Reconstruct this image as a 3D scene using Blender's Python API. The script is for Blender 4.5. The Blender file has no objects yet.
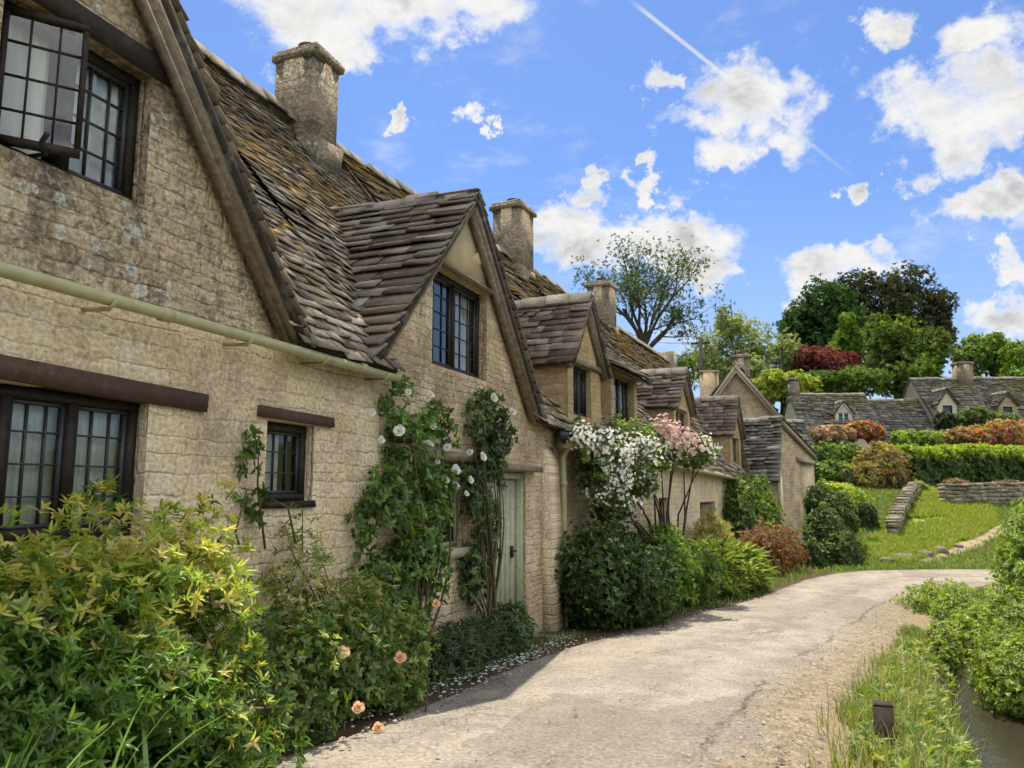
import bpy, math, random
import numpy as np
from mathutils import Vector
from mathutils.geometry import tessellate_polygon
random.seed(7)
RN = np.random.default_rng(11)
SC = bpy.context.scene
COL = SC.collection

# ------------------------------------------------------------------ camera
FPX = 770.0; YAW = math.radians(21.2); PIT = math.atan(106/770)
CF = np.array([-math.sin(YAW)*math.cos(PIT), math.cos(YAW)*math.cos(PIT), math.sin(PIT)])
CR = np.array([math.cos(YAW), math.sin(YAW), 0.0]); CU = np.cross(CR, CF)
CAM = np.array([0, 0, 1.65])
def ray(x, y): return CF + CR*((x-512)/FPX) - CU*((y-384)/FPX)
def at(x, y, dep): return CAM + ray(x, y)*dep

def ss(a, b, x):
    t = np.clip((np.asarray(x, float)-a)/(b-a), 0, 1); return t*t*(3-2*t)
def wav(x, y, s=0):                       # smooth cheap noise, about -1..1
    x = np.asarray(x, float); y = np.asarray(y, float)
    return (np.sin(x*1.3+y*.7+s)+np.sin(x*.6-y*1.9+2*s+1)+np.sin(x*2.9+y*2.3+s*3+2)*.6+np.sin(-x*4.7+y*5.3+s)*.35)/2.6

# ------------------------------------------------------------------ terrain
def lane_g(Y):
    return np.interp(Y, [-20, 0, 3, 5, 7, 9.7, 15, 24, 40], [.8, .45, .31, .18, .06, -.1, -.25, -.42, -.5])
STY = [-20, 5, 8, 11, 14, 17, 20, 24]; STX = [2.0, 2.2, 2.4, 2.75, 3.4, 5.0, 8.5, 16]
def hgt(X, Y):
    X = np.asarray(X, float); Y = np.asarray(Y, float)
    z = lane_g(Y) + 0*X
    yl = np.interp(X, [-8, -3, -1, .6, 1.3, 3.9, 9, 20, 60], [36, 31, 29, 27, 22.4, 23.9, 25.9, 28.6, 36])
    z = z + np.interp(Y-yl, [0, 1.5, 4, 9, 14, 24, 60, 140, 400], [0, .2, .75, 1.9, 2.6, 4.2, 9, 15, 22])
    xc = np.interp(Y, STY, STX)
    m = ss(1.75, .95, np.abs(X-xc))*ss(22, 17, Y)
    z = z*(1-m) + m*(-.78)
    rb = ss(1.5, 4.5, X-xc)*ss(24, 18, Y)
    z = z + rb*.35
    off = ss(-.1, .6, X-np.interp(Y, [-9, 5.3, 9.2, 13.3, 17, 20], [.0, .15, .65, 1.3, 2.4, 6]))
    return z + off*.035*wav(X*2.1, Y*2.1, 3)*ss(30, 20, Y) + .12*wav(X*.5, Y*.5, 5)*ss(25, 40, Y)
def hit(px, py):
    d = ray(px, py); t = 1.5
    while t < 400:
        p = CAM + d*t
        if p[2] <= hgt(p[0], p[1]): break
        t += .02 + t*.002
    return CAM + d*t

# ------------------------------------------------------------------ mesh builder
class MB:
    def __init__(s): s.v = []; s.f = []; s.m = []; s.c = []; s.uv = []; s.n = 0; s.smooth = False
    def add(s, verts, faces, mat=0, col=(1, 1, 1), uvs=None):
        b = s.n; s.v.extend([tuple(map(float, p)) for p in verts]); s.n += len(verts)
        for i, f in enumerate(faces):
            s.f.append([b+k for k in f]); s.m.append(mat); s.c.append(col)
            s.uv.append([uvs[k] for k in f] if uvs is not None else [(0, 0)]*len(f))
    def box(s, o, ax, ay, az, mat=0, col=(1, 1, 1), jit=0):
        o = np.array(o, float); ax = np.array(ax, float); ay = np.array(ay, float); az = np.array(az, float)
        vs = [o+ax*i+ay*j+az*k for k in (0, 1) for j in (0, 1) for i in (0, 1)]
        if jit: vs = [p+RN.normal(0, jit, 3) for p in vs]
        la, lb, lc = np.linalg.norm(ax), np.linalg.norm(ay), np.linalg.norm(az)
        fs = [((0, 2, 3, 1), 'ab'), ((4, 5, 7, 6), 'ab'), ((0, 1, 5, 4), 'ac'), ((2, 6, 7, 3), 'ac'), ((0, 4, 6, 2), 'bc'), ((1, 3, 7, 5), 'bc')]
        if np.dot(np.cross(ax, ay), az) < 0: fs = [(f[::-1], t) for f, t in fs]
        b = s.n; s.v.extend([tuple(p) for p in vs]); s.n += 8
        u0 = float(o[0]*.37+o[1]); w0 = float(o[2])
        for f, t in fs:
            s.f.append([b+k for k in f]); s.m.append(mat); s.c.append(col); uv = []
            for k in f:
                i, j, l = k & 1, (k >> 1) & 1, k >> 2
                if t == 'ab': uv.append((u0+i*la, w0+j*lb))
                elif t == 'ac': uv.append((u0+i*la, w0+l*lc))
                else: uv.append((u0+j*lb, w0+l*lc))
            s.uv.append(uv)
    def tube(s, pts, rad, n=6, mat=0, col=(1, 1, 1), cap=True):
        pts = [np.array(p, float) for p in pts]
        if not hasattr(rad, '__len__'): rad = [rad]*len(pts)
        rings = []; ref = np.array([.31, .2, .93])
        for i, p in enumerate(pts):
            t = pts[min(i+1, len(pts)-1)]-pts[max(i-1, 0)]; t = t/(np.linalg.norm(t)+1e-9)
            a = np.cross(t, ref)
            if np.linalg.norm(a) < .05: a = np.cross(t, [1, 0, 0])
            a /= np.linalg.norm(a); b = np.cross(t, a)
            rings.append([p+rad[i]*(math.cos(2*math.pi*k/n)*a+math.sin(2*math.pi*k/n)*b) for k in range(n)])
        vs = [q for r in rings for q in r]; fs = []; L = 0
        for i in range(len(pts)-1):
            for k in range(n):
                fs.append((i*n+k, i*n+(k+1) % n, (i+1)*n+(k+1) % n, (i+1)*n+k))
        if cap: fs.append(tuple(range(n))[::-1]); fs.append(tuple((len(pts)-1)*n+k for k in range(n)))
        uvs = [(k/n*.3, i*.2) for i in range(len(pts)) for k in range(n)]
        s.add(vs, fs, mat, col, uvs)
    def lathe(s, c, prof, n=16, mat=0, col=(1, 1, 1)):
        vs = []; fs = []
        for r, z in prof:
            for k in range(n): vs.append((c[0]+r*math.cos(2*math.pi*k/n), c[1]+r*math.sin(2*math.pi*k/n), c[2]+z))
        for i in range(len(prof)-1):
            for k in range(n): fs.append((i*n+k, i*n+(k+1) % n, (i+1)*n+(k+1) % n, (i+1)*n+k))
        fs.append(tuple((len(prof)-1)*n+k for k in range(n)))
        s.add(vs, fs, mat, col, [(v[0], v[2]) for v in vs])
    def prism(s, poly, ext, mat=0, col=(1, 1, 1)):
        """polygon (3-D points) extruded by vector ext"""
        poly = [np.array(p, float) for p in poly]; ext = np.array(ext, float); n = len(poly)
        e1 = poly[1]-poly[0]; e1 = e1/np.linalg.norm(e1); nn = ext/np.linalg.norm(ext); e2 = np.cross(nn, e1)
        vs = poly+[p+ext for p in poly]
        uvs = [(float(p@e1), float(p@e2)) for p in vs]
        area = sum(np.cross(poly[i]-poly[0], poly[i+1]-poly[0]) @ nn for i in range(1, n-1))
        fs = [tuple(range(n))[::-1], tuple(range(n, 2*n))] + [(i, (i+1) % n, n+(i+1) % n, n+i) for i in range(n)]
        if area < 0: fs = [f[::-1] for f in fs]
        s.add(vs, fs, mat, col, uvs)

def link(o, parent=None):
    COL.objects.link(o)
    if parent is not None: o.parent = parent
    return o
def wloc(p):
    l = np.zeros(3)
    while p is not None: l = l+np.array(p.location); p = p.parent
    return l
def tag(o, label=None, cat=None, group=None, kind=None):
    for k, v in (('label', label), ('category', cat), ('group', group), ('kind', kind)):
        if v: o[k] = v
    return o
def build(name, mb, mats, parent=None, loc=None, smooth=False):
    base = wloc(parent) if parent is not None else (np.array(loc, float) if loc is not None else np.zeros(3))
    me = bpy.data.meshes.new(name)
    V = np.array(mb.v, dtype=np.float32).reshape(-1, 3)-base.astype(np.float32)
    tot = np.array([len(f) for f in mb.f], dtype=np.int32); st = np.concatenate([[0], np.cumsum(tot)[:-1]]).astype(np.int32)
    idx = np.array([k for f in mb.f for k in f], dtype=np.int32)
    me.vertices.add(len(V)); me.vertices.foreach_set('co', V.ravel())
    me.loops.add(len(idx)); me.loops.foreach_set('vertex_index', idx)
    me.polygons.add(len(tot)); me.polygons.foreach_set('loop_start', st); me.polygons.foreach_set('loop_total', tot)
    me.polygons.foreach_set('material_index', np.array(mb.m, dtype=np.int32))
    uvl = me.uv_layers.new(name='UVMap'); uvl.data.foreach_set('uv', np.array([q for u in mb.uv for q in u], dtype=np.float32).ravel())
    at_ = me.attributes.new('tint', 'FLOAT_COLOR', 'FACE')
    c = np.ones((len(tot), 4), dtype=np.float32); c[:, :3] = np.array(mb.c, dtype=np.float32); at_.data.foreach_set('color', c.ravel())
    if smooth: me.polygons.foreach_set('use_smooth', np.ones(len(tot), dtype=bool))
    me.update(); me.validate()
    for m in (mats if isinstance(mats, (list, tuple)) else [mats]): me.materials.append(m)
    o = bpy.data.objects.new(name, me)
    if parent is None: o.location = base
    return link(o, parent)
def build_np(name, V, F, C, mat, parent=None, loc=None, smooth=False, attr=None):
    """V (n,3), F (m,k) same-size faces, C (m,3) face colours"""
    base = wloc(parent) if parent is not None else (np.array(loc, float) if loc is not None else np.zeros(3))
    me = bpy.data.meshes.new(name); F = np.asarray(F, dtype=np.int32); k = F.shape[1]
    me.vertices.add(len(V)); me.vertices.foreach_set('co', (V-base).astype(np.float32).ravel())
    me.loops.add(F.size); me.loops.foreach_set('vertex_index', F.ravel())
    me.polygons.add(len(F)); me.polygons.foreach_set('loop_start', np.arange(0, F.size, k, dtype=np.int32)); me.polygons.foreach_set('loop_total', np.full(len(F), k, dtype=np.int32))
    if C is not None:
        a = me.attributes.new('tint', 'FLOAT_COLOR', 'FACE'); c = np.ones((len(F), 4), dtype=np.float32); c[:, :3] = C; a.data.foreach_set('color', c.ravel())
    if smooth: me.polygons.foreach_set('use_smooth', np.ones(len(F), dtype=bool))
    me.update(); me.materials.append(mat)
    o = bpy.data.objects.new(name, me)
    if parent is None: o.location = base
    return link(o, parent)
def thing(name, label, cat, loc, group=None):
    o = bpy.data.objects.new(name, None); o.empty_display_size = .2
    o.location = tuple(float(x) for x in loc); link(o); return tag(o, label, cat, group)

# ------------------------------------------------------------------ materials
class G:
    """tiny node-graph helper"""
    def __init__(s, name, world=False):
        if world: s.o = bpy.data.worlds.new(name)
        else: s.o = bpy.data.materials.new(name)
        s.o.use_nodes = True; s.t = s.o.node_tree; s.t.nodes.clear()
    def n(s, typ, ins=None, **kw):
        nd = s.t.nodes.new(typ)
        for k, v in kw.items(): setattr(nd, k, v)
        for k, v in (ins or {}).items():
            sock = nd.inputs[k]
            if isinstance(v, bpy.types.NodeSocket): s.t.links.new(v, sock)
            elif isinstance(v, tuple) and len(v) == 3 and sock.type == 'RGBA': sock.default_value = (*v, 1)
            else: sock.default_value = v
        return nd
    def math(s, op, a, b=0.0, c=None, clamp=False):
        ins = {0: a, 1: b}
        if c is not None: ins[2] = c
        return s.n('ShaderNodeMath', ins, operation=op, use_clamp=clamp).outputs[0]
    def vm(s, op, a, b=(0, 0, 0)):
        nd = s.n('ShaderNodeVectorMath', {0: a, 1: b}, operation=op)
        return nd.outputs['Value'] if op in ('DOT_PRODUCT', 'LENGTH') else nd.outputs[0]
    def scale(s, v, f):
        return s.n('ShaderNodeVectorMath', {0: v, 'Scale': f}, operation='SCALE').outputs[0]
    def noise(s, vec, sc, det=4, rough=.55, dist=0):
        return s.n('ShaderNodeTexNoise', {'Vector': vec, 'Scale': sc, 'Detail': det, 'Roughness': rough, 'Distortion': dist})
    def ramp(s, f, a, b, ca=0.0, cb=1.0):
        return s.n('ShaderNodeMapRange', {0: f, 1: a, 2: b, 3: ca, 4: cb}, interpolation_type='SMOOTHSTEP').outputs[0]
    def mix(s, f, a, b, mode='MIX'):
        nd = s.n('ShaderNodeMix', data_type='RGBA', blend_type=mode, clamp_factor=True)
        for sock, v in ((nd.inputs[0], f), (nd.inputs[6], a), (nd.inputs[7], b)):
            if isinstance(v, bpy.types.NodeSocket): s.t.links.new(v, sock)
            elif isinstance(v, tuple): sock.default_value = (*v, 1)
            else: sock.default_value = v
        return nd.outputs[2]
    def bump(s, h, strength=.5, dist=.02, nrm=None):
        ins = {'Height': h, 'Strength': strength, 'Distance': dist}
        if nrm is not None: ins['Normal'] = nrm
        return s.n('ShaderNodeBump', ins).outputs[0]
    def out(s, sh): s.n('ShaderNodeOutputMaterial', {0: sh}); return s.o
    def princ(s, col, rough=.9, nrm=None, spec=.2, **kw):
        ins = {'Base Color': col, 'Roughness': rough, 'Specular IOR Level': spec}
        if nrm is not None: ins['Normal'] = nrm
        ins.update(kw); return s.n('ShaderNodeBsdfPrincipled', ins).outputs[0]
    def uv(s): return s.n('ShaderNodeTexCoord').outputs['UV']
    def pos(s): return s.n('ShaderNodeNewGeometry').outputs['Position']
    def tint(s): return s.n('ShaderNodeAttribute', attribute_name='tint').outputs['Color']

def stone_mat(name, c1, c2, mortar, row=.115, width=.3, lichen=0.0, dark=.3, lime=.0, bstr=.9, yellow=0.0, rubble=True):
    g = G(name); uv = g.uv()
    n1 = g.noise(uv, 2.3, 3).outputs['Color']; n2 = g.noise(uv, 11, 2).outputs['Color']
    d = g.vm('ADD', g.scale(g.vm('SUBTRACT', n1, (.5, .5, .5)), .06), g.scale(g.vm('SUBTRACT', n2, (.5, .5, .5)), .04))
    v = g.vm('ADD', uv, d)
    def brick(w, r, mo, off=.5):
        return g.n('ShaderNodeTexBrick', {'Vector': v, 'Color1': (1, 1, 1), 'Color2': (0, 0, 0), 'Mortar': (.5, .5, .5), 'Scale': 1.0, 'Mortar Size': mo, 'Mortar Smooth': .5, 'Bias': 0.0, 'Brick Width': w, 'Row Height': r}, offset=off, squash=.72, squash_frequency=3)
    b1 = brick(width, row, .008); b2 = brick(width*.58, row*.62, .006, .37)
    sel = g.ramp(g.noise(uv, .9, 2).outputs[0], .5, .58)
    bc = g.mix(sel, b1.outputs['Color'], b2.outputs['Color'])
    bf = g.n('ShaderNodeMix', {0: sel, 2: b1.outputs['Fac'], 3: b2.outputs['Fac']}).outputs[0]
    if rubble:
        def rub(sx_, sy_, off):
            sp_ = g.n('ShaderNodeSeparateXYZ', {0: g.vm('ADD', g.vm('MULTIPLY', v, (1/sx_, 1/sy_, 1)), off)})
            wy = g.math('MULTIPLY', g.math('SUBTRACT', g.noise(g.vm('MULTIPLY', uv, (.12, 1.1, 1)), 2.0, 3).outputs[0], .5), 1.6)
            yy = g.math('ADD', sp_.outputs[1], wy); ri = g.math('FLOOR', yy); fy = g.math('FRACT', yy)
            xx = g.math('ADD', sp_.outputs[0], g.math('MULTIPLY', ri, 53.37))
            e = g.n('ShaderNodeTexVoronoi', {'W': xx, 'Scale': 1.0, 'Randomness': .8}, voronoi_dimensions='1D', feature='DISTANCE_TO_EDGE').outputs['Distance']
            c_ = g.n('ShaderNodeTexVoronoi', {'W': xx, 'Scale': 1.0, 'Randomness': .8}, voronoi_dimensions='1D').outputs['Color']
            ev = g.math('MULTIPLY', e, sx_); eh = g.math('MULTIPLY', g.math('SUBTRACT', .5, g.math('ABSOLUTE', g.math('SUBTRACT', fy, .5))), sy_)
            ed = g.math('SMOOTH_MIN', ev, eh, .012)
            return g.ramp(ed, -.001, .013, 1, 0), g.n('ShaderNodeSeparateColor', {0: c_}).outputs[0]
        e1_, c1_ = rub(width*.8, row, (.3, .1, 0)); e2_, c2_ = rub(width*.5, row*.62, (3.3, 7.1, 0))
        bf = g.n('ShaderNodeMix', {0: sel, 2: e1_, 3: e2_}).outputs[0]; cr = g.n('ShaderNodeMix', {0: sel, 2: c1_, 3: c2_}).outputs[0]
        bc = g.n('ShaderNodeCombineColor', {0: cr, 1: cr, 2: cr}).outputs[0]
    fine = g.noise(uv, 38, 6, .65).outputs[0]; mid = g.noise(uv, 7, 5, .6).outputs[0]; big = g.noise(uv, .8, 4, .6).outputs[0]
    col = g.mix(bc, c1, c2)
    col = g.mix(g.ramp(mid, .35, .7), col, tuple(x*.72 for x in c1), 'MIX') if False else g.mix(g.math('MULTIPLY', g.ramp(mid, .4, .75), .55), col, tuple(min(1, x*1.25) for x in c2))
    col = g.mix(g.math('MULTIPLY', bf, g.ramp(g.noise(uv, 3, 5, .65).outputs[0], .4, .64, .02, .62)), col, mortar)
    if lime: col = g.mix(g.math('MULTIPLY', g.ramp(g.noise(uv, 1.6, 5, .65).outputs[0], .47, .6), lime), col, (.66, .53, .36))
    if yellow: col = g.mix(g.math('MULTIPLY', g.ramp(g.noise(uv, 3.1, 5, .65).outputs[0], .5, .68), yellow), col, (.4, .26, .1))
    if dark:
        dk = g.ramp(g.noise(g.vm('MULTIPLY', uv, (1.0, .7, 1)), 2.4, 9, .76).outputs[0], .46, .62)
        col = g.mix(g.math('MULTIPLY', dk, dark), col, (.075, .062, .045))
    if dark:
        st_ = g.ramp(g.noise(uv, 5.5, 9, .78).outputs[0], .5, .68); col = g.mix(g.math('MULTIPLY', st_, dark*.75), col, (.13, .1, .07))
        lt_ = g.ramp(g.noise(g.vm('ADD', uv, (3, 9, 0)), 4.5, 9, .78).outputs[0], .54, .68); col = g.mix(g.math('MULTIPLY', lt_, .55), col, (.66, .55, .38))
    if lichen:
        vo = g.n('ShaderNodeTexVoronoi', {'Vector': g.vm('ADD', uv, g.scale(n2, .1)), 'Scale': 9.0, 'Randomness': 1.0})
        sz = g.math('MULTIPLY', g.ramp(g.noise(uv, 1.9, 4, .6).outputs[0], .46, .68), .42)
        sp = g.math('MULTIPLY', g.ramp(g.math('SUBTRACT', vo.outputs['Distance'], sz), -.02, .05, 1, 0), g.ramp(fine, .36, .52))
        col = g.mix(g.math('MULTIPLY', sp, lichen), col, (.52, .5, .42))
        reg = g.ramp(g.noise(uv, 1.3, 5, .65).outputs[0], .34, .54)
        sp2 = g.math('MULTIPLY', g.ramp(g.noise(uv, 17, 7, .72).outputs[0], .5, .6), reg)
        col = g.mix(g.math('MULTIPLY', sp2, lichen*.6), col, (.075, .062, .045))
        sp3 = g.math('MULTIPLY', g.ramp(g.noise(g.vm('ADD', uv, (7, 3, 0)), 21, 7, .7).outputs[0], .52, .61), reg)
        col = g.mix(g.math('MULTIPLY', sp3, lichen*.75), col, (.55, .51, .41))
    col = g.mix(.75, col, g.mix(g.ramp(fine, .28, .72), (.3, .3, .3), (.8, .8, .8)), 'OVERLAY'); col = g.mix(.4, col, g.mix(g.ramp(big, .3, .7), (.32, .33, .36), (.66, .64, .6)), 'OVERLAY')
    h = g.math('ADD', g.math('MULTIPLY', g.math('MULTIPLY', bf, g.ramp(big, .3, .65, .35, 1)), -.55), g.math('ADD', g.math('MULTIPLY', fine, .8), g.math('ADD', g.math('MULTIPLY', mid, .7), g.math('MULTIPLY', g.n('ShaderNodeSeparateColor', {0: bc}).outputs[0], .35))))
    return g.out(g.princ(col, .95, g.bump(h, bstr, .03), .1))

M = {}
M['wall_low'] = stone_mat('cream_stone', (.70, .56, .37), (.55, .42, .26), (.46, .355, .23), lime=.85, dark=.3, lichen=.35, row=.115, width=.34, bstr=.7)
M['wall_high'] = stone_mat('lichened_stone', (.60, .47, .295), (.44, .335, .205), (.34, .26, .165), lichen=1.0, dark=.7, row=.08, width=.26, lime=.25, bstr=1.0)
M['wall_mid'] = stone_mat('weathered_stone', (.56, .425, .26), (.41, .305, .185), (.32, .24, .14), lichen=.45, dark=.4, lime=.55, row=.1, width=.28)
M['wall_gold'] = stone_mat('golden_stone', (.50, .365, .205), (.36, .255, .135), (.27, .195, .11), dark=.25, row=.13, width=.36, yellow=.3, rubble=False)
M['wall_far'] = stone_mat('far_stone', (.46, .36, .23), (.34, .265, .165), (.28, .215, .135), rubble=False, dark=.25, row=.13, width=.4)
M['dry_stone'] = stone_mat('dry_stone', (.42, .36, .26), (.26, .22, .16), (.1, .085, .06), dark=.45, lichen=.5, row=.09, width=.28)

def slate_mat(name, moss=.3, mosscol=(.17, .115, .025), dark=.4):
    g = G(name); p = g.pos(); t = g.tint()
    fine = g.noise(p, 26, 6, .7).outputs[0]; mid = g.noise(p, 3.2, 6, .65).outputs[0]
    col = g.mix(.6, t, g.mix(fine, (.2, .2, .2), (.95, .95, .95)), 'OVERLAY')
    col = g.mix(g.math('MULTIPLY', g.ramp(g.noise(p, 5.5, 8, .75).outputs[0], .52, .66), .55), col, (.26, .245, .2))
    col = g.mix(g.math('MULTIPLY', g.ramp(mid, .5, .66), dark), col, (.045, .04, .03))
    col = g.mix(g.math('MULTIPLY', g.ramp(g.noise(p, 1.35, 7, .7).outputs[0], .5, .62), moss), col, mosscol)
    h = g.math('ADD', fine, g.math('MULTIPLY', g.noise(p, 9, 5).outputs[0], 1.2))
    return g.out(g.princ(col, .95, g.bump(h, .7, .02), .12))
M['slate'] = slate_mat('stone_slate', .25, (.24, .16, .05))
M['slate_gold'] = slate_mat('mossy_stone_slate', .8, (.3, .2, .055), .35)
M['slate_dark'] = slate_mat('dark_stone_slate', .12, (.12, .09, .03), .3)
M['slate_far'] = slate_mat('far_stone_slate', .25, (.13, .11, .05), .25)

def wood_mat(name, c, rough=.7, grain=.5):
    g = G(name); p = g.pos()
    n = g.noise(g.vm('MULTIPLY', p, (14, 3, 14)), 2.2, 6, .65).outputs[0]
    col = g.mix(g.math('MULTIPLY', g.ramp(n, .35, .7), grain), c, tuple(x*.45 for x in c)); n3 = g.noise(p, 12, 6, .7).outputs[0]
    col = g.mix(g.math('MULTIPLY', g.ramp(n3, .5, .66), grain*.7), col, tuple(min(1, x*1.5+.03) for x in c))
    return g.out(g.princ(col, rough, g.bump(g.math('ADD', n, n3), .3, .006), .15))
M['frame'] = wood_mat('dark_window_timber', (.028, .021, .016), .55)
M['lintel'] = wood_mat('brown_painted_timber', (.085, .05, .036), .7)
M['lintel_dark'] = wood_mat('dark_beam', (.04, .03, .024), .7)
M['barge'] = wood_mat('weathered_barge', (.23, .185, .135), .9, .75)
M['door'] = wood_mat('sage_green_paint', (.36, .385, .25), .6, .45)
M['post'] = wood_mat('old_post', (.06, .045, .033), .85)
M['pole'] = wood_mat('pole_wood', (.05, .045, .04), .85)
M['white_frame'] = wood_mat('white_frame', (.75, .74, .68), .5, .15)
def plain(name, c, rough=.8, spec=.3, nsc=20, amt=.3, b=.2):
    g = G(name); p = g.pos(); n = g.noise(p, nsc, 5).outputs[0]
    return g.out(g.princ(g.mix(g.math('MULTIPLY', g.ramp(n, .4, .7), amt), c, tuple(x*.6 for x in c)), rough, g.bump(n, b, .01), spec))
M['gutter'] = plain('cream_gutter_paint', (.38, .36, .19), .5, .4, 9, .45)
M['iron'] = plain('black_iron', (.02, .02, .02), .5, .4)
M['plaster'] = plain('cream_plaster', (.46, .36, .22), .9, .1, 3.5, .5, .3)
M['plaster_white'] = plain('pale_plaster', (.6, .52, .38), .9, .1, 6, .4, .3)
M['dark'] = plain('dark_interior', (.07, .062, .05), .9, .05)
M['lead'] = plain('lead_bars', (.035, .035, .036), .5, .4)
M['step'] = plain('stone_step', (.36, .31, .23), .9, .15, 14, .5, .5)
M['rock'] = plain('pale_rock', (.2, .17, .125), .92, .15, 7, .6, .8)
M['pot'] = plain('clay_pot', (.12, .085, .06), .85, .15, 12, .5)
g = G('net_curtain'); nz = g.noise(g.pos(), 30, 2).outputs[0]
M['curtain'] = g.out(g.n('ShaderNodeMixShader', {0: .2, 1: g.princ(g.mix(nz, (.9, .89, .82), (.8, .78, .7)), .95, None, .05), 2: g.n('ShaderNodeBsdfTranslucent', {'Color': (.8, .78, .68)}).outputs[0]}).outputs[0])
g = G('window_glass'); wv = g.noise(g.pos(), 5, 2).outputs[0]
fr = g.n('ShaderNodeFresnel', {'IOR': 1.5, 'Normal': g.bump(wv, .06, .02)}).outputs[0]
M['glass'] = g.out(g.n('ShaderNodeMixShader', {0: g.math('MULTIPLY', fr, 1.6, clamp=True), 1: g.n('ShaderNodeBsdfTransparent', {'Color': (.86, .9, .9)}).outputs[0], 2: g.n('ShaderNodeBsdfGlossy', {'Color': (.9, .93, .95), 'Roughness': .03, 'Normal': g.bump(wv, .06, .02)}).outputs[0]}).outputs[0])
def leaf_mat(name, trans=.5, gloss=.035, rough=.5):
    g = G(name); t = g.tint(); n = g.noise(g.pos(), 40, 2).outputs[0]
    c = g.mix(.35, t, g.mix(n, (.3, .3, .3), (.8, .8, .8)), 'OVERLAY')
    tc = g.mix(1.0, c, (1.25, 1.2, .55), 'MULTIPLY')
    a = g.n('ShaderNodeMixShader', {0: trans, 1: g.n('ShaderNodeBsdfDiffuse', {'Color': c}).outputs[0], 2: g.n('ShaderNodeBsdfTranslucent', {'Color': tc}).outputs[0]}).outputs[0]
    return g.out(g.n('ShaderNodeMixShader', {0: gloss, 1: a, 2: g.n('ShaderNodeBsdfGlossy', {'Color': (.9, .95, .9), 'Roughness': rough}).outputs[0]}).outputs[0])
M['leaf'] = leaf_mat('leaf'); M['leaf_far'] = leaf_mat('tree_leaf', .35, .02, .6)
M['grass'] = leaf_mat('grass_blade', .4, .03)
g = G('petal'); t = g.tint()
M['petal'] = g.out(g.n('ShaderNodeMixShader', {0: .35, 1: g.princ(t, .7, None, .15), 2: g.n('ShaderNodeBsdfTranslucent', {'Color': t}).outputs[0]}).outputs[0])
M['bark'] = plain('bark', (.085, .065, .045), .95, .1, 14, .6, .8)
M['stem'] = plain('green_brown_stem', (.09, .075, .035), .85, .15, 30, .4)

# ground
g = G('ground_soil_and_turf'); p = g.pos(); col = g.n('ShaderNodeAttribute', attribute_name='soil').outputs['Color']
fine = g.noise(p, 30, 6, .7).outputs[0]; md = g.noise(p, 3, 5, .65).outputs[0]
c = g.mix(.7, col, g.mix(fine, (.15, .15, .15), (.9, .9, .9)), 'OVERLAY'); c = g.mix(.5, c, g.mix(md, (.3, .3, .3), (.75, .75, .75)), 'OVERLAY')
M['ground'] = g.out(g.princ(c, .97, g.bump(g.math('ADD', fine, md), .8, .03), .05))
# lane: uv.x across (metres from the left edge), uv.y along; attribute half width in tint unused
g = G('dusty_lane_surface'); uv = g.uv(); p = g.pos()
sx = g.n('ShaderNodeSeparateXYZ', {0: uv}); U = sx.outputs[0]
grit = g.noise(p, 95, 4, .75).outputs[0]; mid = g.noise(p, 2.2, 7, .68).outputs[0]; st = g.noise(g.vm('MULTIPLY', p, (2.6, .5, 1)), 1.4, 6, .65).outputs[0]
c = g.mix(g.ramp(mid, .35, .68), (.215, .185, .148), (.315, .272, .215))
c = g.mix(g.math('MULTIPLY', g.ramp(st, .48, .66), .45), c, (.19, .165, .13))
trk = g.math('MAXIMUM', g.ramp(g.math('ABSOLUTE', g.math('SUBTRACT', U, .27)), .05, .14, 1, 0), g.ramp(g.math('ABSOLUTE', g.math('SUBTRACT', U, .63)), .04, .12, 1, 0))
c = g.mix(g.math('MULTIPLY', g.math('MULTIPLY', trk, g.ramp(g.noise(p, 1.8, 5, .65).outputs[0], .35, .6)), .4), c, (.36, .315, .25))
pt_ = g.n('ShaderNodeTexVoronoi', {'Vector': g.vm('ADD', g.vm('MULTIPLY', p, (1, .55, 0)), g.scale(g.noise(p, 5, 4).outputs['Color'], .22)), 'Scale': .8}).outputs['Color']
c = g.mix(g.math('MULTIPLY', g.ramp(g.n('ShaderNodeSeparateColor', {0: pt_}).outputs[0], .7, .74), .5), c, (.17, .145, .115))
c = g.mix(g.math('MULTIPLY', g.ramp(g.noise(p, 6.5, 8, .75).outputs[0], .54, .66), .5), c, (.16, .13, .095))
edge = g.math('ADD', U, g.math('MULTIPLY', g.math('SUBTRACT', g.noise(p, 1.7, 6, .7).outputs[0], .5), .45))
c = g.mix(g.ramp(edge, .78, .9), c, g.mix(g.ramp(g.noise(p, 9, 6, .7).outputs[0], .35, .65), (.29, .23, .15), (.17, .13, .085)))
c = g.mix(g.math('MULTIPLY', g.ramp(edge, .1, .0), .7), c, (.11, .085, .055))
wob = g.math('ADD', U, g.math('MULTIPLY', g.math('SUBTRACT', g.noise(p, 2.6, 7, .72).outputs[0], .5), .16))
ck = g.math('MULTIPLY', g.ramp(g.math('ABSOLUTE', g.math('SUBTRACT', wob, .77)), .001, .009, 1, 0), g.ramp(g.noise(p, 1.1, 4, .6).outputs[0], .4, .52))
wob2 = g.math('ADD', U, g.math('MULTIPLY', g.math('SUBTRACT', g.noise(p, 1.4, 7, .7).outputs[0], .5), .35))
ck2 = g.math('MULTIPLY', g.ramp(g.math('ABSOLUTE', g.math('SUBTRACT', wob2, .52)), .001, .008, 1, 0), g.ramp(g.noise(p, .9, 4, .6).outputs[0], .48, .56))
vo = g.n('ShaderNodeTexVoronoi', {'Vector': g.vm('ADD', p, g.scale(g.noise(p, 3, 4).outputs['Color'], .5)), 'Scale': .75}, feature='DISTANCE_TO_EDGE').outputs['Distance']
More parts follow.
